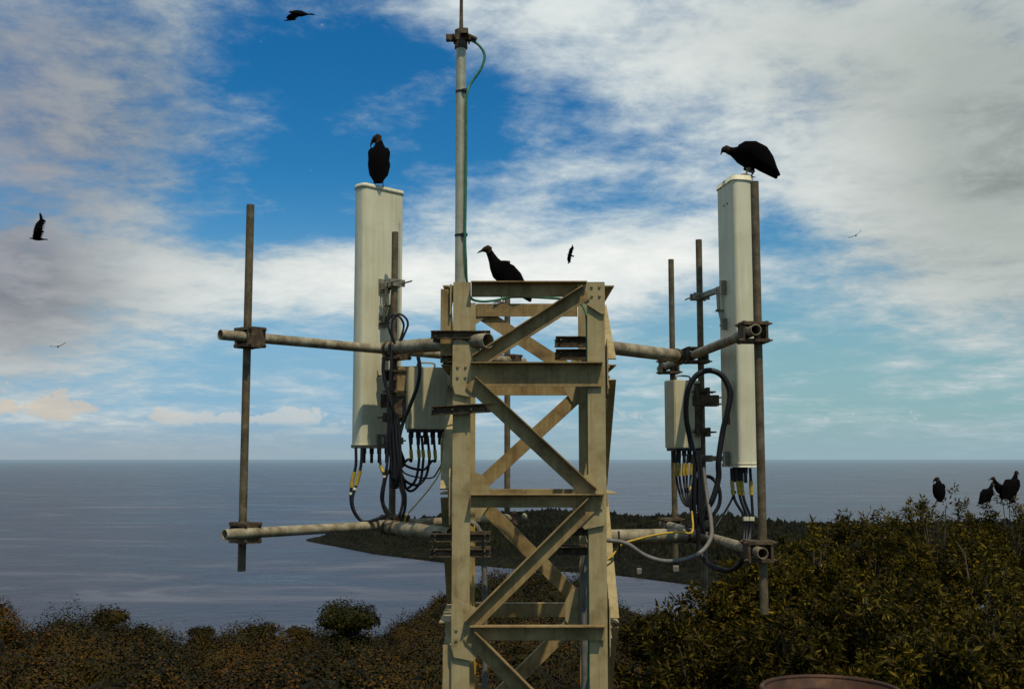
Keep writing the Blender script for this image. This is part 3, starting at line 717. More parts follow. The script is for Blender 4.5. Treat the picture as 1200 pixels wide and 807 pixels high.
yc = my_ - .02
pts = [PY(552, 47, yc), PY(562, 54, yc), PY(568, 66, yc), PY(563, 82, yc), PY(552, 98, yc), PY(547.2, 112, yc - .03), PY(546.3, 160, yc - .03), PY(545.8, 220, yc - .03), PY(545, 280, yc - .03), PY(546, 305, yc - .02), PY(547, 330, yc + .03), PY(551, 348, YF + .16), PY(562, 353, YF + .2), PY(580, 352, YF + .25), PY(600, 348, YF + .3), PY(640, 349, YF + .3), PY(668, 352, YF + .25), PY(685, 362, YF + .16), PY(688, 400, YF + .1), PY(688.5, 480, YF + .06), PY(690, 560, YF + .06), PY(690, 700, YF + .06), PY(690, 850, YF + .06)]
mb = MB(); mb.tube(smooth_path(pts, 6), .0105, 8)
tag(mb.build('cable', M['green']), 'green cable looping from the mast top down into the tower', 'cable')

# ------------------------------------------------------------------ cables
CG = 'black cables below the left antenna and its radio box'
CGR = 'black cables below the right antenna and its radio box'
def cable(label, pts, r, mat='rubber', group=None, tape=None, y=None):
    """pts: (px, py, distance)"""
    P = smooth_path([PY(*p) for p in pts], 7); root_p = P[0]
    if tape is None:
        mb = MB(); mb.tube(P, r, 8); return tag(mb.build('cable', M[mat]), label, 'cable', group)
    root = empty('cable', root_p, label, 'cable', group)
    mb = MB(); mb.tube(P, r, 8); mb.build('sheath', M[mat], root)
    for t0, t1, m in tape:
        i0, i1 = int(t0 * (len(P) - 1)), max(int(t0 * (len(P) - 1)) + 1, int(t1 * (len(P) - 1)))
        mb = MB(); mb.tube(P[i0:i1 + 1], r * 1.35, 8); mb.build('tape_band', M[m], root)
    return root
d0 = 9.36
TP = [(.22, .36, 'tape'), (.40, .42, 'radome')]
cable('outermost black jumper from the left antenna, hanging in a long loop', [(417, 524, d0), (417, 545, d0), (413, 562, d0), (411, 582, d0), (414, 598, d0), (424, 610, d0), (440, 609, d0 - .1), (453, 603, d0 - .1)], .0125, group=CG, tape=TP)
cable('black jumper from the left antenna just inside the outermost one', [(424, 524, d0), (423, 545, d0), (418, 566, d0), (413, 584, d0 - .02), (416, 600, d0 - .03), (427, 611, d0 - .03), (446, 606, d0 - .1)], .0125, group=CG, tape=TP)
cable('black jumper from the left antenna nearest the pole', [(445, 524, d0 - .1), (446, 545, d0 - .1), (450, 557, d0 - .12), (449, 575, d0 - .12), (448, 590, d0 - .1), (453, 603, d0 - .1)], .011, group=CG, tape=TP)
SH = 'thin black cable hanging beside the pole below the left antenna'
cable(SH, [(455, 500, d0 - .1), (454, 540, d0 - .1), (450, 562, d0 - .1), (447, 585, d0 - .1), (456, 604, d0 - .1)], .012, group=CG)
cable(SH, [(460, 480, d0 - .1), (459, 540, d0 - .1), (452, 560, d0 - .1), (449, 588, d0 - .1), (458, 602, d0 - .1)], .012, group=CG)
cable(SH, [(467, 500, d0 - .1), (470, 560, d0 - .1), (475, 580, d0 - .1), (474, 598, d0 - .1), (470, 606, d0 - .1)], .012, group=CG)
cable(SH, [(465, 510, d0 - .1), (467, 560, d0 - .1), (472, 582, d0 - .1), (470, 598, d0 - .1), (466, 606, d0 - .1)], .012, group=CG)
SR = 'black cable from a plug of the left radio box looping to the pole'
for k, (px, drop, sx) in enumerate([(480, 548, 0), (489, 572, 0), (494, 575, 0), (501, 568, 0), (508, 550, 0), (516, 560, 0)]):
    y1 = 9.52
    cable(SR, [(px, 510, y1), (px + 1.5, 527, y1), (px + 2, 540, y1), (px - 2, drop - 10, y1), (px - 12, drop, y1 - .05), (474, drop - 6, y1 - .1), (467, drop - 26, d0 - .08)], .0115 if k != 5 else .007, group=CG, tape=[(.18, .3, 'tape')])
cable('thin yellow cable running from the left radio box down to the lower pipe', [(517, 515, 9.5), (517, 535, 9.5), (516, 552, 9.48), (505, 570, 9.42), (490, 588, 9.3), (477, 603, 9.2), (474, 611, 9.2)], .006, 'yellow')
cable('black cable coil above the upper left pipe, left strand', [(462, 402, d0 - .12), (456, 386, d0 - .12), (455, 375, d0 - .12), (461, 369, d0 - .12), (468, 371, d0 - .12), (473, 380, d0 - .12), (471, 392, d0 - .12), (467, 402, d0 - .12)], .0095, group=CG)
cable('black cable coil above the upper left pipe, right strand', [(463, 402, d0 - .15), (459, 388, d0 - .15), (460, 376, d0 - .15), (467, 368, d0 - .15), (475, 372, d0 - .15), (478, 380, d0 - .15), (474, 391, d0 - .15), (469, 402, d0 - .15)], .0095, group=CG)
cable('thick black cable bowing left past the pole below the upper left pipe', [(450, 418, d0 - .15), (449, 435, d0 - .15), (453, 455, d0 - .15), (459, 475, d0 - .15), (463, 495, d0 - .12), (464, 520, d0 - .12), (462, 560, d0 - .12)], .015, group=CG)
cable('thick black cable bowing right towards the left radio box', [(490, 418, d0 - .15), (492, 432, d0 - .15), (489, 452, d0 - .15), (481, 474, d0 - .15), (472, 496, d0 - .12), (467, 520, d0 - .12), (465, 560, d0 - .12)], .016, group=CG)
cable('black cable running straight down the pole beside the left antenna', [(459, 410, d0 - .12), (458, 440, d0 - .14), (455, 480, d0 - .14), (457, 520, d0 - .12), (460, 560, d0 - .1)], .013, group=CG)
# cable bundle on the lower left pole
root = empty('cable_bundle', PY(464, 540, d0 - .1), 'thick black bundle of cables taped to the pole below the left antenna', 'cable bundle')
mb = MB()
for k in range(7):
    q = k * .9; mb.tube(smooth_path([PY(463 + 3 * math.cos(q), 485, d0 - .09 + .03 * math.sin(q)), PY(464 + 5 * math.cos(q + .5), 520, d0 - .1 + .04 * math.sin(q)), PY(463 + 6 * math.cos(q + 1), 552, d0 - .1 + .04 * math.sin(q)), PY(462 + 3 * math.cos(q), 572, d0 - .09)], 5), .013, 7)
mb.build('cables', M['rubber'], root)

# right side
e0 = 9.45
cable('thick black hose arching in a tall loop between the right radio box and antenna', [(812, 528, e0), (808, 510, e0), (804, 485, e0 - .05), (806, 458, e0 - .1), (816, 440, e0 - .12), (831, 434, e0 - .12), (846, 440, e0 - .12), (855, 458, e0 - .12), (853, 480, e0 - .12), (847, 505, e0 - .1), (842, 540, e0 - .1), (842, 560, e0 - .08), (835, 585, e0 - .08), (826, 600, e0 - .05), (818, 620, e0 - .05)], .024, group=CGR)
TPR = [(.16, .30, 'tape'), (.52, .55, 'radome')]
for k, (px, ex, lab) in enumerate([(857, 871, 'leftmost black jumper below the right antenna'), (864, 874, 'second black jumper from the left below the right antenna'), (868, 878, 'third black jumper from the left below the right antenna'), (879, 876, 'rightmost black jumper below the right antenna')]):
    yy = 9.36
    cable(lab, [(px, 548, yy), (px + 1, 566, yy), (px + (4 if k < 3 else 2), 585, yy), (ex + (1 if k < 3 else 6), 605, yy), (ex + (1 if k < 3 else 4), 620, yy), (ex, 634, yy - .05), (ex - 6, 646, yy - .1)], .0125, group=CGR, tape=TPR)
cable('thin black cable slanting from the right antenna jumpers to the middle pole', [(862, 575, 9.36), (855, 590, 9.36), (846, 605, 9.36), (838, 618, 9.3), (830, 626, 9.35)], .009, group=CGR)
SRR = 'black cable from a plug of the right radio box looping to the pole'
for k, px in enumerate((793, 797, 802, 806, 811)):
    y1 = 9.85
    cable(SRR, [(px, 532, y1), (px - 1, 552, y1), (px + 2 - k, 572 - 2 * k, y1), (802 + k * 2, 590 - k * 2, y1 - .1), (813, 592 - 3 * k, y1 - .2), (822, 580 - 4 * k, e0)], .011, group=CGR, tape=[(.12, .28, 'tape')])
cable('black cable ring behind the middle right pole above the lower pipe', [(815, 600, e0 + .1), (810, 585, e0 + .1), (815, 566, e0 + .1), (830, 558, e0 + .05), (842, 570, e0), (843, 590, e0), (833, 605, e0), (820, 608, e0 + .05), (812, 618, e0 + .05)], .016, group=CGR)
cable('black hose dipping in a wide loop below the lower right pipe', [(818, 620, e0 - .1), (820, 645, e0 - .1), (830, 660, e0 - .2), (848, 668, e0 - .4), (862, 665, e0 - .5), (870, 655, e0 - .6), (874, 640, e0 - .6)], .021, group=CGR)
root = empty('cable_bundle', PY(818, 560, e0 - .05), 'thick black bundle of cables along the middle right pole', 'cable bundle')
mb = MB()
for k in range(7):
    q = k * .9; mb.tube(smooth_path([PY(816 + 3 * math.cos(q), 528, e0 - .05 + .03 * math.sin(q)), PY(818 + 5 * math.cos(q + .5), 560, e0 - .05 + .04 * math.sin(q)), PY(815 + 6 * math.cos(q + 1), 595, e0 - .05 + .04 * math.sin(q)), PY(822 + 4 * math.cos(q), 625, e0 - .05)], 5), .013, 7)
mb.build('cables', M['rubber'], root)
cable('orange yellow cable lying along the lower right pipe', [(700, 660, 8.9), (716, 652, 8.95), (728, 638, 9.0), (745, 632, 9.05), (770, 626, 9.1), (795, 623, 9.2), (811, 623, 9.25), (811, 600, 9.4), (809, 570, 9.6)], .0085, 'yellow')
cable('grey conduit sagging below the lower right pipe', [(690, 650, 8.95), (700, 634, 8.95), (716, 633, 8.95), (735, 637, 8.95), (755, 650, 9.0), (778, 657, 9.0), (802, 655, 9.05), (822, 646, 9.1), (833, 630, 9.22), (833, 610, 9.3), (830, 590, 9.38), (827, 570, 9.45), (824, 548, 9.5)], .018, 'hose')
root = None
cable('grey conduit hanging inside the tower near the left leg', [(552, 612, 8.85), (558, 616, 8.85), (564, 628, 8.85), (567, 650, 8.85), (568, 700, 8.85), (568, 760, 8.85), (568, 900, 8.85)], .022, 'hose')
cable('grey conduit hanging inside the tower near the right leg', [(690, 640, 9.0), (686, 650, 9.0), (684, 680, 9.0), (684, 740, 9.0), (685, 800, 9.0), (685, 900, 9.0)], .026, 'hose')
cable('thin yellow cable hanging inside the tower beside the left leg', [(556, 615, 8.8), (555, 650, 8.8), (554, 720, 8.8), (557, 800, 8.8), (557, 900, 8.8)], .006, 'yellow')
cable('black cable end dangling from the lower right pipe beside the tower', [(725, 622, 9.0), (726, 640, 8.98), (725.5, 659, 8.98)], .008)

# ------------------------------------------------------------------ vultures
def loft(mb, rings, seg=14):
    """rings: (x, y, z, half width sideways, half height); rings follow the spine in the order given"""
    P = [Vector(r[:3]) for r in rings]; n = len(P); vs = []
    for i, p in enumerate(P):
        t = (P[min(i + 1, n - 1)] - P[max(i - 1, 0)]).normalized()
        s = Vector((-t.y, t.x, 0)); s = Vector((0, 1, 0)) if s.length < .35 else s.normalized()
        if s.y < 0: s = -s
        up = t.cross(s).normalized()
        for k in range(seg):
            q = 2 * math.pi * k / seg; vs.append(p + s * math.cos(q) * rings[i][3] + up * math.sin(q) * rings[i][4])
    fs = [(i * seg + k, i * seg + (k + 1) % seg, (i + 1) * seg + (k + 1) % seg, (i + 1) * seg + k) for i in range(n - 1) for k in range(seg)]
    fs += [tuple(range(seg))[::-1], tuple(range((n - 1) * seg, n * seg))]
    mb.add(vs, fs, True)
def ballv(mb, c, rx, ry, rz):
    bm = bmesh.new(); bmesh.ops.create_icosphere(bm, subdivisions=2, radius=1)
    mb.add([(c[0] + v.co.x * rx, c[1] + v.co.y * ry, c[2] + v.co.z * rz) for v in bm.verts], [tuple(v.index for v in f.verts) for f in bm.faces], True); bm.free()
def fuse(mb, voxel, heads, beaks, shin_z):
    """one continuous skin over all pieces; colours assigned by place on the body"""
    me = bpy.data.meshes.new('t'); me.from_pydata(mb.v, [], mb.f); me.update()
    bm = bmesh.new(); bm.from_mesh(me); bmesh.ops.recalc_face_normals(bm, faces=bm.faces); bm.to_mesh(me); bm.free()
    o = bpy.data.objects.new('t', me); col.objects.link(o)
    m = o.modifiers.new('r', 'REMESH'); m.mode = 'VOXEL'; m.voxel_size = voxel; m.use_smooth_shade = True
    s = o.modifiers.new('s', 'SMOOTH'); s.factor = .5; s.iterations = 2
    dg = bpy.context.evaluated_depsgraph_get(); dg.update()
    out = bpy.data.meshes.new_from_object(o.evaluated_get(dg)); bpy.data.objects.remove(o)
    for k in ('feather', 'head', 'beak', 'shin'): out.materials.append(M[k])
    for p in out.polygons:
        c = p.center; i = 0
        for h, r in heads:
            if (c - Vector(h)).length < r: i = 1
        for h, r in beaks:
            if (c - Vector(h)).length < r: i = 2
        if c.z < shin_z and i == 0 and any(math.hypot(c.x - f[0], c.y - f[1]) < .075 for f in FEET): i = 3
        p.material_index = i
    out.polygons.foreach_set('use_smooth', [True] * len(out.polygons)); out.update()
    return out
FEET = []
def legs(mb, hip, feet, knee_back=.03, hipz=None):
    global FEET
    FEET = feet
    for (fx, fy) in feet:
        h = Vector((hip[0], fy * .9, hip[1])); k = Vector((fx - knee_back, fy, hip[1] * .5)); a = Vector((fx, fy, .012))
        mb.tube([h, h.lerp(k, .6), k, k.lerp(a, .3), a], [.045, .032, .018, .0085, .008], 8)
        for q in (-28, 0, 28, 180):
            d = Vector((math.cos(R(q)), math.sin(R(q)), 0)); mb.tube([a, a + d * .03 - Z * .002, a + d * .058 - Z * .009], [.0085, .007, .004], 6)
def wing(mb, pts, thick=.022):
    """folded wing: strip of overlapping quill pieces from shoulder to tip"""
    for side in (-1, 1):
        loft(mb, [(x, side * y, z, thick, h) for x, y, z, h in pts], 10)

def bird_stoop():
    mb = MB()
    loft(mb, [(-.250, 0, .005, .045, .008), (-.21, 0, .05, .060, .022), (-.165, 0, .10, .075, .05), (-.11, 0, .150, .095, .085), (-.05, 0, .182, .108, .108), (.02, 0, .195, .105, .108), (.08, 0, .208, .085, .085), (.12, 0, .218, .055, .055), (.15, 0, .228, .038, .038), (.185, 0, .24, .034, .034)])
    loft(mb, [(.17, 0, .237, .031, .032), (.20, 0, .25, .034, .036), (.222, 0, .243, .026, .027), (.235, 0, .23, .014, .016)])
    loft(mb, [(.226, 0, .238, .013, .013), (.240, 0, .222, .010, .010), (.248, 0, .204, .006, .006), (.246, 0, .192, .003, .003)], 8)
    wing(mb, [(.10, .065, .225, .045), (.05, .088, .235, .065), (-.02, .095, .228, .075), (-.09, .092, .185, .085), (-.15, .080, .125, .07), (-.205, .055, .055, .038), (-.25, .035, .0, .014)], .028)
    legs(mb, (.02, .11), [(.045, .045), (-.02, -.045)])
    return fuse(mb, .007, [((.205, 0, .245), .048), ((.165, 0, .235), .03)], [((.247, 0, .203), .028)], .065)
def bird_upright():
    mb = MB()
    loft(mb, [(-.10, 0, .005, .045, .010), (-.085, 0, .06, .055, .03), (-.06, 0, .12, .068, .065), (-.03, 0, .19, .088, .085), (0, 0, .25, .092, .09), (.015, 0, .30, .075, .072), (.02, 0, .335, .052, .05), (.022, .004, .365, .038, .038), (.024, .008, .39, .033, .033)])
    loft(mb, [(.026, -.012, .395, .028, .028), (.027, .018, .405, .036, .037), (.03, .05, .394, .027, .029), (.031, .066, .378, .017, .019)])
    loft(mb, [(.030, .062, .384, .017, .017), (.031, .08, .364, .014, .014), (.031, .09, .340, .009, .009), (.031, .088, .328, .005, .005)], 8)
    wing(mb, [(.03, .062, .305, .035), (.005, .083, .26, .055), (-.025, .080, .19, .06), (-.05, .060, .11, .05), (-.08, .035, .045, .022)], .024)
    legs(mb, (-.01, .12), [(.02, .04), (.02, -.04)])
    return fuse(mb, .007, [((.026, .025, .395), .056)], [((.031, .088, .345), .028)], .07)
def bird_alert():
    mb = MB()
    loft(mb, [(-.235, 0, .03, .045, .010), (-.20, 0, .07, .058, .03), (-.155, 0, .13, .075, .06), (-.10, 0, .195, .097, .088), (-.04, 0, .25, .108, .098), (.02, 0, .29, .095, .085), (.05, 0, .33, .066, .06), (.07, 0, .37, .045, .043), (.09, 0, .41, .034, .034), (.105, 0, .44, .03, .03)])
    loft(mb, [(.09, 0, .455, .026, .026), (.118, 0, .468, .031, .032), (.145, 0, .46, .024, .024), (.16, 0, .452, .014, .015)])
    loft(mb, [(.15, 0, .458, .013, .013), (.175, 0, .447, .011, .011), (.2, 0, .434, .007, .007), (.21, 0, .422, .003, .003)], 8)
    wing(mb, [(.055, .07, .31, .05), (0, .102, .285, .08), (-.08, .102, .22, .08), (-.15, .082, .13, .055), (-.20, .055, .075, .03), (-.24, .035, .03, .012)])
    legs(mb, (-.02, .16), [(.02, .045), (.0, -.045)])
    return fuse(mb, .0075, [((.12, 0, .46), .045), ((.1, 0, .43), .03)], [((.2, 0, .435), .035)], .09)
def bird_flying(dih, sweep):
    mb = MB()
    loft(mb, [(-.33, 0, -.005, .085, .006), (-.27, 0, 0, .065, .012), (-.19, 0, 0, .055, .04), (-.08, 0, 0, .085, .075), (.05, 0, 0, .085, .08), (.14, 0, .01, .055, .055), (.19, 0, .015, .033, .033), (.23, 0, .015, .03, .03), (.26, 0, .008, .015, .015), (.285, 0, -.005, .004, .004)])
    for s in (-1, 1):
        st = [(0.02, .05, .02, .18), (.05, .25, .05, .20), (.07, .45, .06, .185), (.03, .60, .05, .15)]
        vs = []
        for x, y, z, c in st:
            zz = y * math.tan(dih) + z * .3; xx = x - y * sweep
            vs += [(xx + c, s * y, zz), (xx + c * .5, s * y, zz + .022), (xx - c, s * y, zz), (xx + c * .3, s * y, zz - .012)]
        fs = [(i * 4 + k, i * 4 + (k + 1) % 4, i * 4 + 4 + (k + 1) % 4, i * 4 + 4 + k) for i in range(3) for k in range(4)] + [(0, 1, 2, 3), (12, 13, 14, 15)]
        mb.add(vs, fs)
        for k in range(5):                            # splayed primaries
            y0 = .58; x0 = .03 - .6 * sweep + .09 - .04 * k; ang = R(78 - 16 * k) ; ln = .24 - .02 * abs(k - 1)
            a = Vector((x0, s * y0, y0 * math.tan(dih) + .015)); b = a + Vector((math.cos(ang) * ln * .6 - .02 * k, s * math.sin(ang) * ln, ln * math.tan(dih) + .03))
            d = (b - a).normalized(); sd = d.cross(Z).normalized()
            mb.box((a + b) / 2, (b - a) / 2, sd * .022, Z * .008)
    return fuse(mb, .011, [((.21, 0, .015), .05)], [((.28, 0, 0), .03)], -9)
mS, mU, mA = bird_stoop(), bird_upright(), bird_alert()
mF1, mF2, mF3 = bird_flying(R(12), .12), bird_flying(R(-10), .2), bird_flying(R(50), .30)
def bird(mesh, loc, rz, scale, label, group, rx=0, ry=0):
    o = bpy.data.objects.new('vulture', mesh); col.objects.link(o); o.location = loc; o.rotation_euler = (R(rx), R(ry), R(rz)); o.scale = (scale,) * 3 if not isinstance(scale, tuple) else scale
    return tag(o, label, 'bird', group)
VG = 'perched black vultures'; FG = 'vultures gliding in the sky'
p = Vector((cL.x, cL.y, aLt)) + uL * 0.0; k = PY(437, 221, cL.y); p.x = k.x
p = p - nL * .085; bird(mU, (p.x, p.y, aLt + .002), 92, (1.0, .93, 1.14), 'black vulture standing upright on the left antenna, head turned left', VG)
k = PY(876, 212, cR_.y); bird(mS, (k.x - .012, cR_.y - .13, aRt + .002), 180, .98, 'black vulture stooping to the left on top of the right antenna', VG)
zb_ = LZ[0] + .001; k = PY(590, 357, YB - .02); bird(mA, (PY(588, 350, YB).x, YB + .05, LZ[0] + .001), 180, 1.07, 'black vulture with raised neck perched on the top beam of the tower', VG)
for mesh, px, py, d, rz, sc, lab in [
    (mU, 1101, 588, 18.6, 75, .95, 'lone black vulture on the leafy tree top at the right'),
    (mA, 1159, 592, 18.6, 20, .78, 'lowest and leftmost of the three vultures at the right edge, half sunk in leaves'),
    (mA, 1173, 590, 18.9, 175, .92, 'middle vulture of the three at the right edge, its head turned left'),
    (mA, 1188, 586, 18.7, 35, 1.0, 'highest and rightmost of the three vultures at the right edge')]:
    bird(mesh, PY(px, py, d), rz, sc, lab, VG)
for mesh, px, py, d, e, sc, lab in [
    (mF2, 350, 16, 27, (-12, 8, 215), 1.0, 'vulture gliding at the top of the sky left of the mast'),
    (mF3, 44, 280, 50, (-38, 0, 200), (1.3, .95, .95), 'banking vulture at the far left of the sky with one wing raised'),
    (mF1, 668, 299, 84, (66, -20, 165), 1.0, 'small vulture banking above the tower top against white cloud'),
    (mF1, 68, 406, 105, (-14, 0, 100), 1.0, 'tiny vulture with slightly raised wings low in the left sky'),
    (mF1, 1003, 276, 112, (-30, 0, 80), 1.0, 'tiny slanting vulture in the cloudy right sky')]:
    bird(mesh, PY(px, py, d), e[2], sc, lab, FG, e[0], e[1])

# ------------------------------------------------------------------ drum in the foreground
c = PY(973, 805, 5.0); r0 = .297; gz = ground_at(c.x, c.y)
drum = empty('drum', (c.x, c.y, gz), 'rusty open drum with a rounded rim in the near foreground', 'drum')
mb = MB(); seg = 64
prof = [(r0 - .004, gz - .02), (r0, gz + .02), (r0, gz + .28), (r0 + .012, gz + .30), (r0, gz + .32), (r0, gz + .58), (r0 + .012, gz + .60), (r0, gz + .62), (r0, c.z - .015), (r0 - .012, c.z - .015), (r0 - .012, gz + .03)]
vs = [(c.x + rr * math.cos(2 * math.pi * k / seg), c.y + rr * math.sin(2 * math.pi * k / seg), zz) for rr, zz in prof for k in range(seg)]
fs = [(i * seg + k, i * seg + (k + 1) % seg, (i + 1) * seg + (k + 1) % seg, (i + 1) * seg + k) for i in range(len(prof) - 1) for k in range(seg)] + [tuple(range((len(prof) - 1) * seg, len(prof) * seg))]
mb.add(vs, fs, True); mb.build('body', M['drum'], drum)
mb = MB(); mb.tube([(c.x + (r0 - .002) * math.cos(2 * math.pi * k / seg), c.y + (r0 - .002) * math.sin(2 * math.pi * k / seg), c.z - .010) for k in range(seg + 1)], .011, 10, False); mb.build('rim', M['drum'], drum)
mb = MB(); vs = [(c.x + (r0 - .016) * math.cos(2 * math.pi * k / 40), c.y + (r0 - .016) * math.sin(2 * math.pi * k / 40), c.z - .06) for k in range(40)]; mb.add(vs, [tuple(range(40))]); mb.build('inner_shade_disc', M['drum_inner_shade'], drum)  # dark disc across the open drum, painted as the shade inside it

# small pale houses on the far shore of the bay
for px, py, w, lab in ((749, 669, 4.5, 'tiny pale house on the headland shore, left one'), (792, 666, 5.5, 'tiny pale house on the headland shore, wider right one')):
    y = 1120.0
    for it in range(400):
        q = PY(px, py, y); zz = float(head_z(np.array([math.atan2(q.x, q.y)]), np.array([math.hypot(q.x, q.y)]))[0])
        if q.z <= zz + 1.5 or y > 1900: break
        y += 2
    q = PY(px, py, y - 6); root = empty('house', (q.x, q.y, q.z - 1.5), lab, 'house', 'pale houses on the headland')
    mb = MB(); mb.box(q - Z * .3, w / 2, 3, 2.2); mb.build('wall', M['wall'], root)
    mb = MB(); mb.prism([q + Vector((-w / 2, -3.1, 1.9)), q + Vector((-w / 2, 0, 3.4)), q + Vector((-w / 2, 3.1, 1.9))], (w, 0, 0)); mb.build('roof', M['roof'], root)

# ------------------------------------------------------------------ sky, sun
SUN_EL, SUN_AZ = R(62), math.atan2(.42, -.9)
sl = bpy.data.lights.new('sun', 'SUN'); sl.energy = 3.0; sl.angle = R(.6); sl.color = (1, .91, .74)
so = bpy.data.objects.new('sun', sl); col.objects.link(so)
sd = Vector((math.sin(SUN_AZ) * math.cos(SUN_EL), math.cos(SUN_AZ) * math.cos(SUN_EL), math.sin(SUN_EL)))
so.rotation_euler = sd.to_track_quat('Z', 'Y').to_euler(); so.location = (0, 0, 30)

w = bpy.data.worlds.new('World'); scene.world = w; w.use_nodes = True; nt = w.node_tree; L = nt.links.new
bg = nt.nodes['Background']; bg.inputs['Strength'].default_value = .1
sky = nd(nt, 'ShaderNodeTexSky'); sky.sky_type = 'NISHITA'; sky.sun_disc = False; sky.sun_elevation = SUN_EL; sky.sun_rotation = SUN_AZ; sky.altitude = 100; sky.air_density = 1.0; sky.dust_density = .6; sky.ozone_density = 2.0
def val(x):
    return x
def mth(op, a, b=None, c=None, clamp=False):
    n = nd(nt, 'ShaderNodeMath', operation=op, use_clamp=clamp)
    for i, x in enumerate((a, b, c)):
        if x is None: continue
        if isinstance(x, (int, float)): n.inputs[i].default_value = x
        else: L(x, n.inputs[i])
    return n.outputs[0]
def sstep(x, lo, hi):
    n = nd(nt, 'ShaderNodeMapRange', interpolation_type='SMOOTHSTEP'); L(x, n.inputs['Value']); n.inputs['From Min'].default_value = lo; n.inputs['From Max'].default_value = hi
    return n.outputs['Result']
def mixc(f, a, b):
    n = nd(nt, 'ShaderNodeMix', data_type='RGBA')
    if isinstance(f, (int, float)): n.inputs['Factor'].default_value = f
    else: L(f, n.inputs['Factor'])
    for s, x in (('A', a), ('B', b)):
        if isinstance(x, tuple): n.inputs[s].default_value = (*x, 1)
        else: L(x, n.inputs[s])
    return n.outputs['Result']
tc = nd(nt, 'ShaderNodeTexCoord'); sx = nd(nt, 'ShaderNodeSeparateXYZ'); L(tc.outputs['Generated'], sx.inputs[0])
dx, dy, dz = sx.outputs
AZ = mth('ARCTAN2', dx, dy); EL = mth('ARCSINE', dz)
elp = mth('MAXIMUM', dz, 0.0)
den = mth('ADD', elp, .16)
cv = nd(nt, 'ShaderNodeCombineXYZ'); L(mth('DIVIDE', dx, den), cv.inputs[0]); L(mth('DIVIDE', dy, den), cv.inputs[1]); cv.inputs[2].default_value = .37
n1 = noise(nt, 1.9, 10, .60, cv.outputs[0], .18); n2 = noise(nt, 6.0, 9, .66, cv.outputs[0], .2)
av = nd(nt, 'ShaderNodeCombineXYZ'); L(AZ, av.inputs[0]); L(mth('MULTIPLY', EL, 2.4), av.inputs[1]); av.inputs[2].default_value = 2.2
n3 = noise(nt, 4.2, 8, .55, av.outputs[0], .4)
def blobs(items):
    """soft cloud masses, given by bearing, elevation and angular size in degrees"""
    acc = None
    for az, el, sa, se, amp in items:
        a = mth('MULTIPLY', mth('SUBTRACT', AZ, R(az)), 1 / R(sa)); b = mth('MULTIPLY', mth('SUBTRACT', EL, R(el)), 1 / R(se))
        q = mth('ADD', mth('MULTIPLY', a, a), mth('MULTIPLY', b, b)); g = mth('MULTIPLY', mth('EXPONENT', mth('MULTIPLY', q, -1.0)), amp)
        acc = g if acc is None else mth('ADD', acc, g)
    return acc
cover = blobs([(3, 9.6, 8, 2.0, .30), (-8, 9.4, 5, 1.6, .27), (-17, 8.6, 5, 1.8, .12), (-21, 15, 8, 6.0, .10), (-26, 7.0, 6, 3.4, .30), (8, 21, 8, 4.0, .17),
               (20, 16, 8, 7, .20), (-4, 23, 7, 1.5, .16), (13, 12, 4, 3, .06), (26, 10, 8, 5, .14), (60, 30, 25, 20, .2), (-70, 30, 25, 20, .15),
               (-9, 19, 5, 4.0, -.17), (-11, 14.5, 3.5, 1.8, -.14), (-2, 17, 2.6, 3.5, -.08), (3.5, 18, 2.6, 2.2, -.06), (13.5, 11.5, 2.2, 1.5, -.22), (6, 13, 4, 1.3, -.14), (-13, 11.3, 3, 1.0, -.10), (-6, 5.4, 9, 1.7, -.12), (13, 6, 7, 1.8, -.10), (-9, 11.6, 2.5, .7, -.10)])
fb = mth('ADD', mth('MULTIPLY', n1.outputs['Fac'], .50), mth('ADD', mth('MULTIPLY', n2.outputs['Fac'], .40), mth('MULTIPLY', n3.outputs['Fac'], .22)))
dens = mth('ADD', fb, cover)
cl = sstep(dens, .475, .735)
# cloud brightness: bright where the band is sunlit, greyer in the two heavy banks
grey = blobs([(-25, 7.2, 6, 4.0, .95), (-22, 17, 9.5, 7.5, 1.2), (24, 17, 7.5, 7, 1.05), (25, 9, 8, 5, .55), (14, 21, 7, 4, .35)])
gs = mth('MINIMUM', mth('MULTIPLY', grey, mth('ADD', .30, mth('ADD', mth('MULTIPLY', n3.outputs['Fac'], .5), mth('MULTIPLY', n2.outputs['Fac'], .6)))), .88)
warm = blobs([(-26, 13, 9, 14, 1.0)])
white = mixc(sstep(dens, .55, .95), (5.4, 6.3, 6.6), (9.2, 9.3, 8.9))
dark = mixc(sstep(fb, .40, .64), mixc(mth('MINIMUM', warm, 1.0), (1.5, 1.75, 1.65), (1.05, 1.15, 1.7)), mixc(mth('MINIMUM', warm, 1.0), (3.6, 4.1, 3.9), (2.5, 2.6, 3.1)))
ccol = mixc(gs, white, dark)
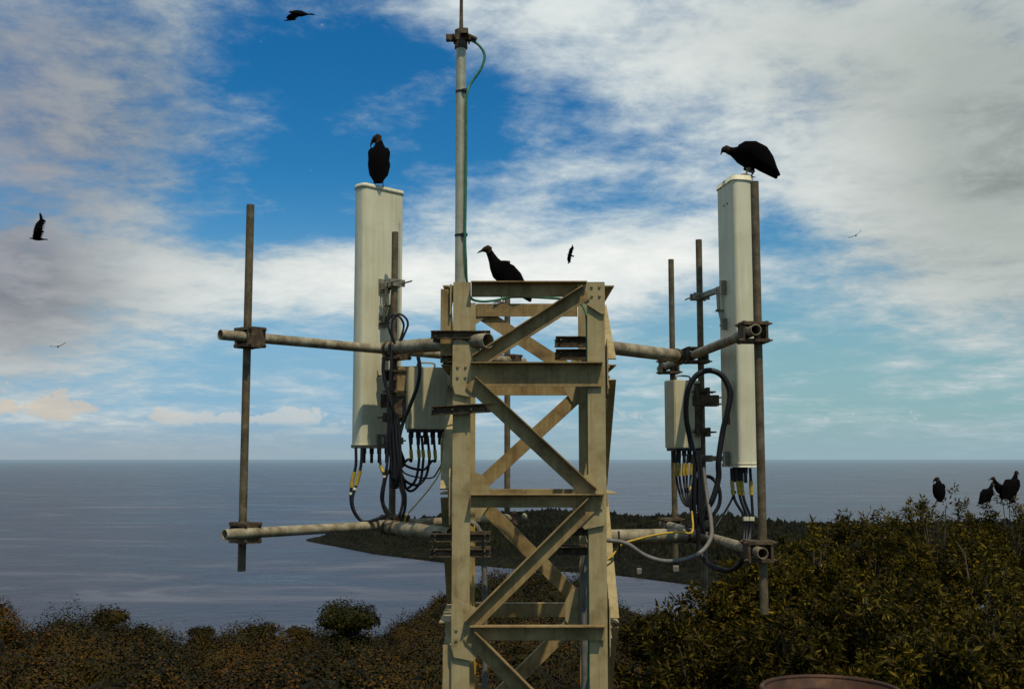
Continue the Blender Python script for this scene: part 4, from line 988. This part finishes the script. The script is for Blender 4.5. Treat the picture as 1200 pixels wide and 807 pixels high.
hs = nd(nt, 'ShaderNodeHueSaturation'); hs.inputs['Saturation'].default_value = 1.45; hs.inputs['Value'].default_value = .95; hs.inputs['Hue'].default_value = .497; L(sky.outputs['Color'], hs.inputs['Color'])
tint = nd(nt, 'ShaderNodeMix', data_type='RGBA', blend_type='MULTIPLY'); tint.inputs['Factor'].default_value = 1; L(hs.outputs['Color'], tint.inputs['A']); tint.inputs['B'].default_value = (.46, .88, .97, 1)
low = sstep(EL, R(15), R(1.0))
base = mixc(mth('MULTIPLY', low, .9), tint.outputs['Result'], mixc(sstep(AZ, R(-4), R(16)), (2.55, 4.35, 6.2), (2.75, 4.4, 4.75)))
skyc = mixc(cl, base, ccol)
# low cumulus row just over the sea
cu = nd(nt, 'ShaderNodeCombineXYZ'); L(mth('MULTIPLY', AZ, 13), cu.inputs[0]); L(mth('MULTIPLY', EL, 17), cu.inputs[1]); cu.inputs[2].default_value = 5.1
n5 = noise(nt, 2.9, 7, .58, cu.outputs[0], .3)
row = blobs([(-24.5, 2.6, 2.2, .85, .33), (-22.0, 2.2, 1.4, .6, .28), (-17.2, 2.0, 2.2, .6, .31), (-10.8, 2.2, 2.4, .85, .29), (-13.5, 1.9, 1.8, .4, .26), (18, 2.0, 3, .5, .14), (5, 2.4, 4, .8, .16)])
cuf = mth('MULTIPLY', sstep(mth('ADD', n5.outputs['Fac'], row), .70, .775), .75)
flat = sstep(EL, R(1.45), R(1.9))
cuf = mth('MULTIPLY', cuf, flat)
skyc = mixc(cuf, skyc, mixc(sstep(AZ, R(-22), R(-14)), (6.2, 5.4, 4.4), (5.9, 6.2, 6.1)))
# sea haze hugging the horizon
hz_ = mth('MULTIPLY', sstep(EL, R(2.6), R(-.1)), .9)
hazec = mixc(sstep(AZ, R(-22), R(2)), (3.3, 4.0, 4.5), (2.9, 4.15, 4.7))
skyc = mixc(hz_, skyc, hazec)
L(skyc, bg.inputs['Color'])
w.cycles.sampling_method = 'MANUAL'; w.cycles.sample_map_resolution = 256
scene.cycles.max_bounces = 4; scene.cycles.diffuse_bounces = 2; scene.cycles.glossy_bounces = 2; scene.cycles.transmission_bounces = 2
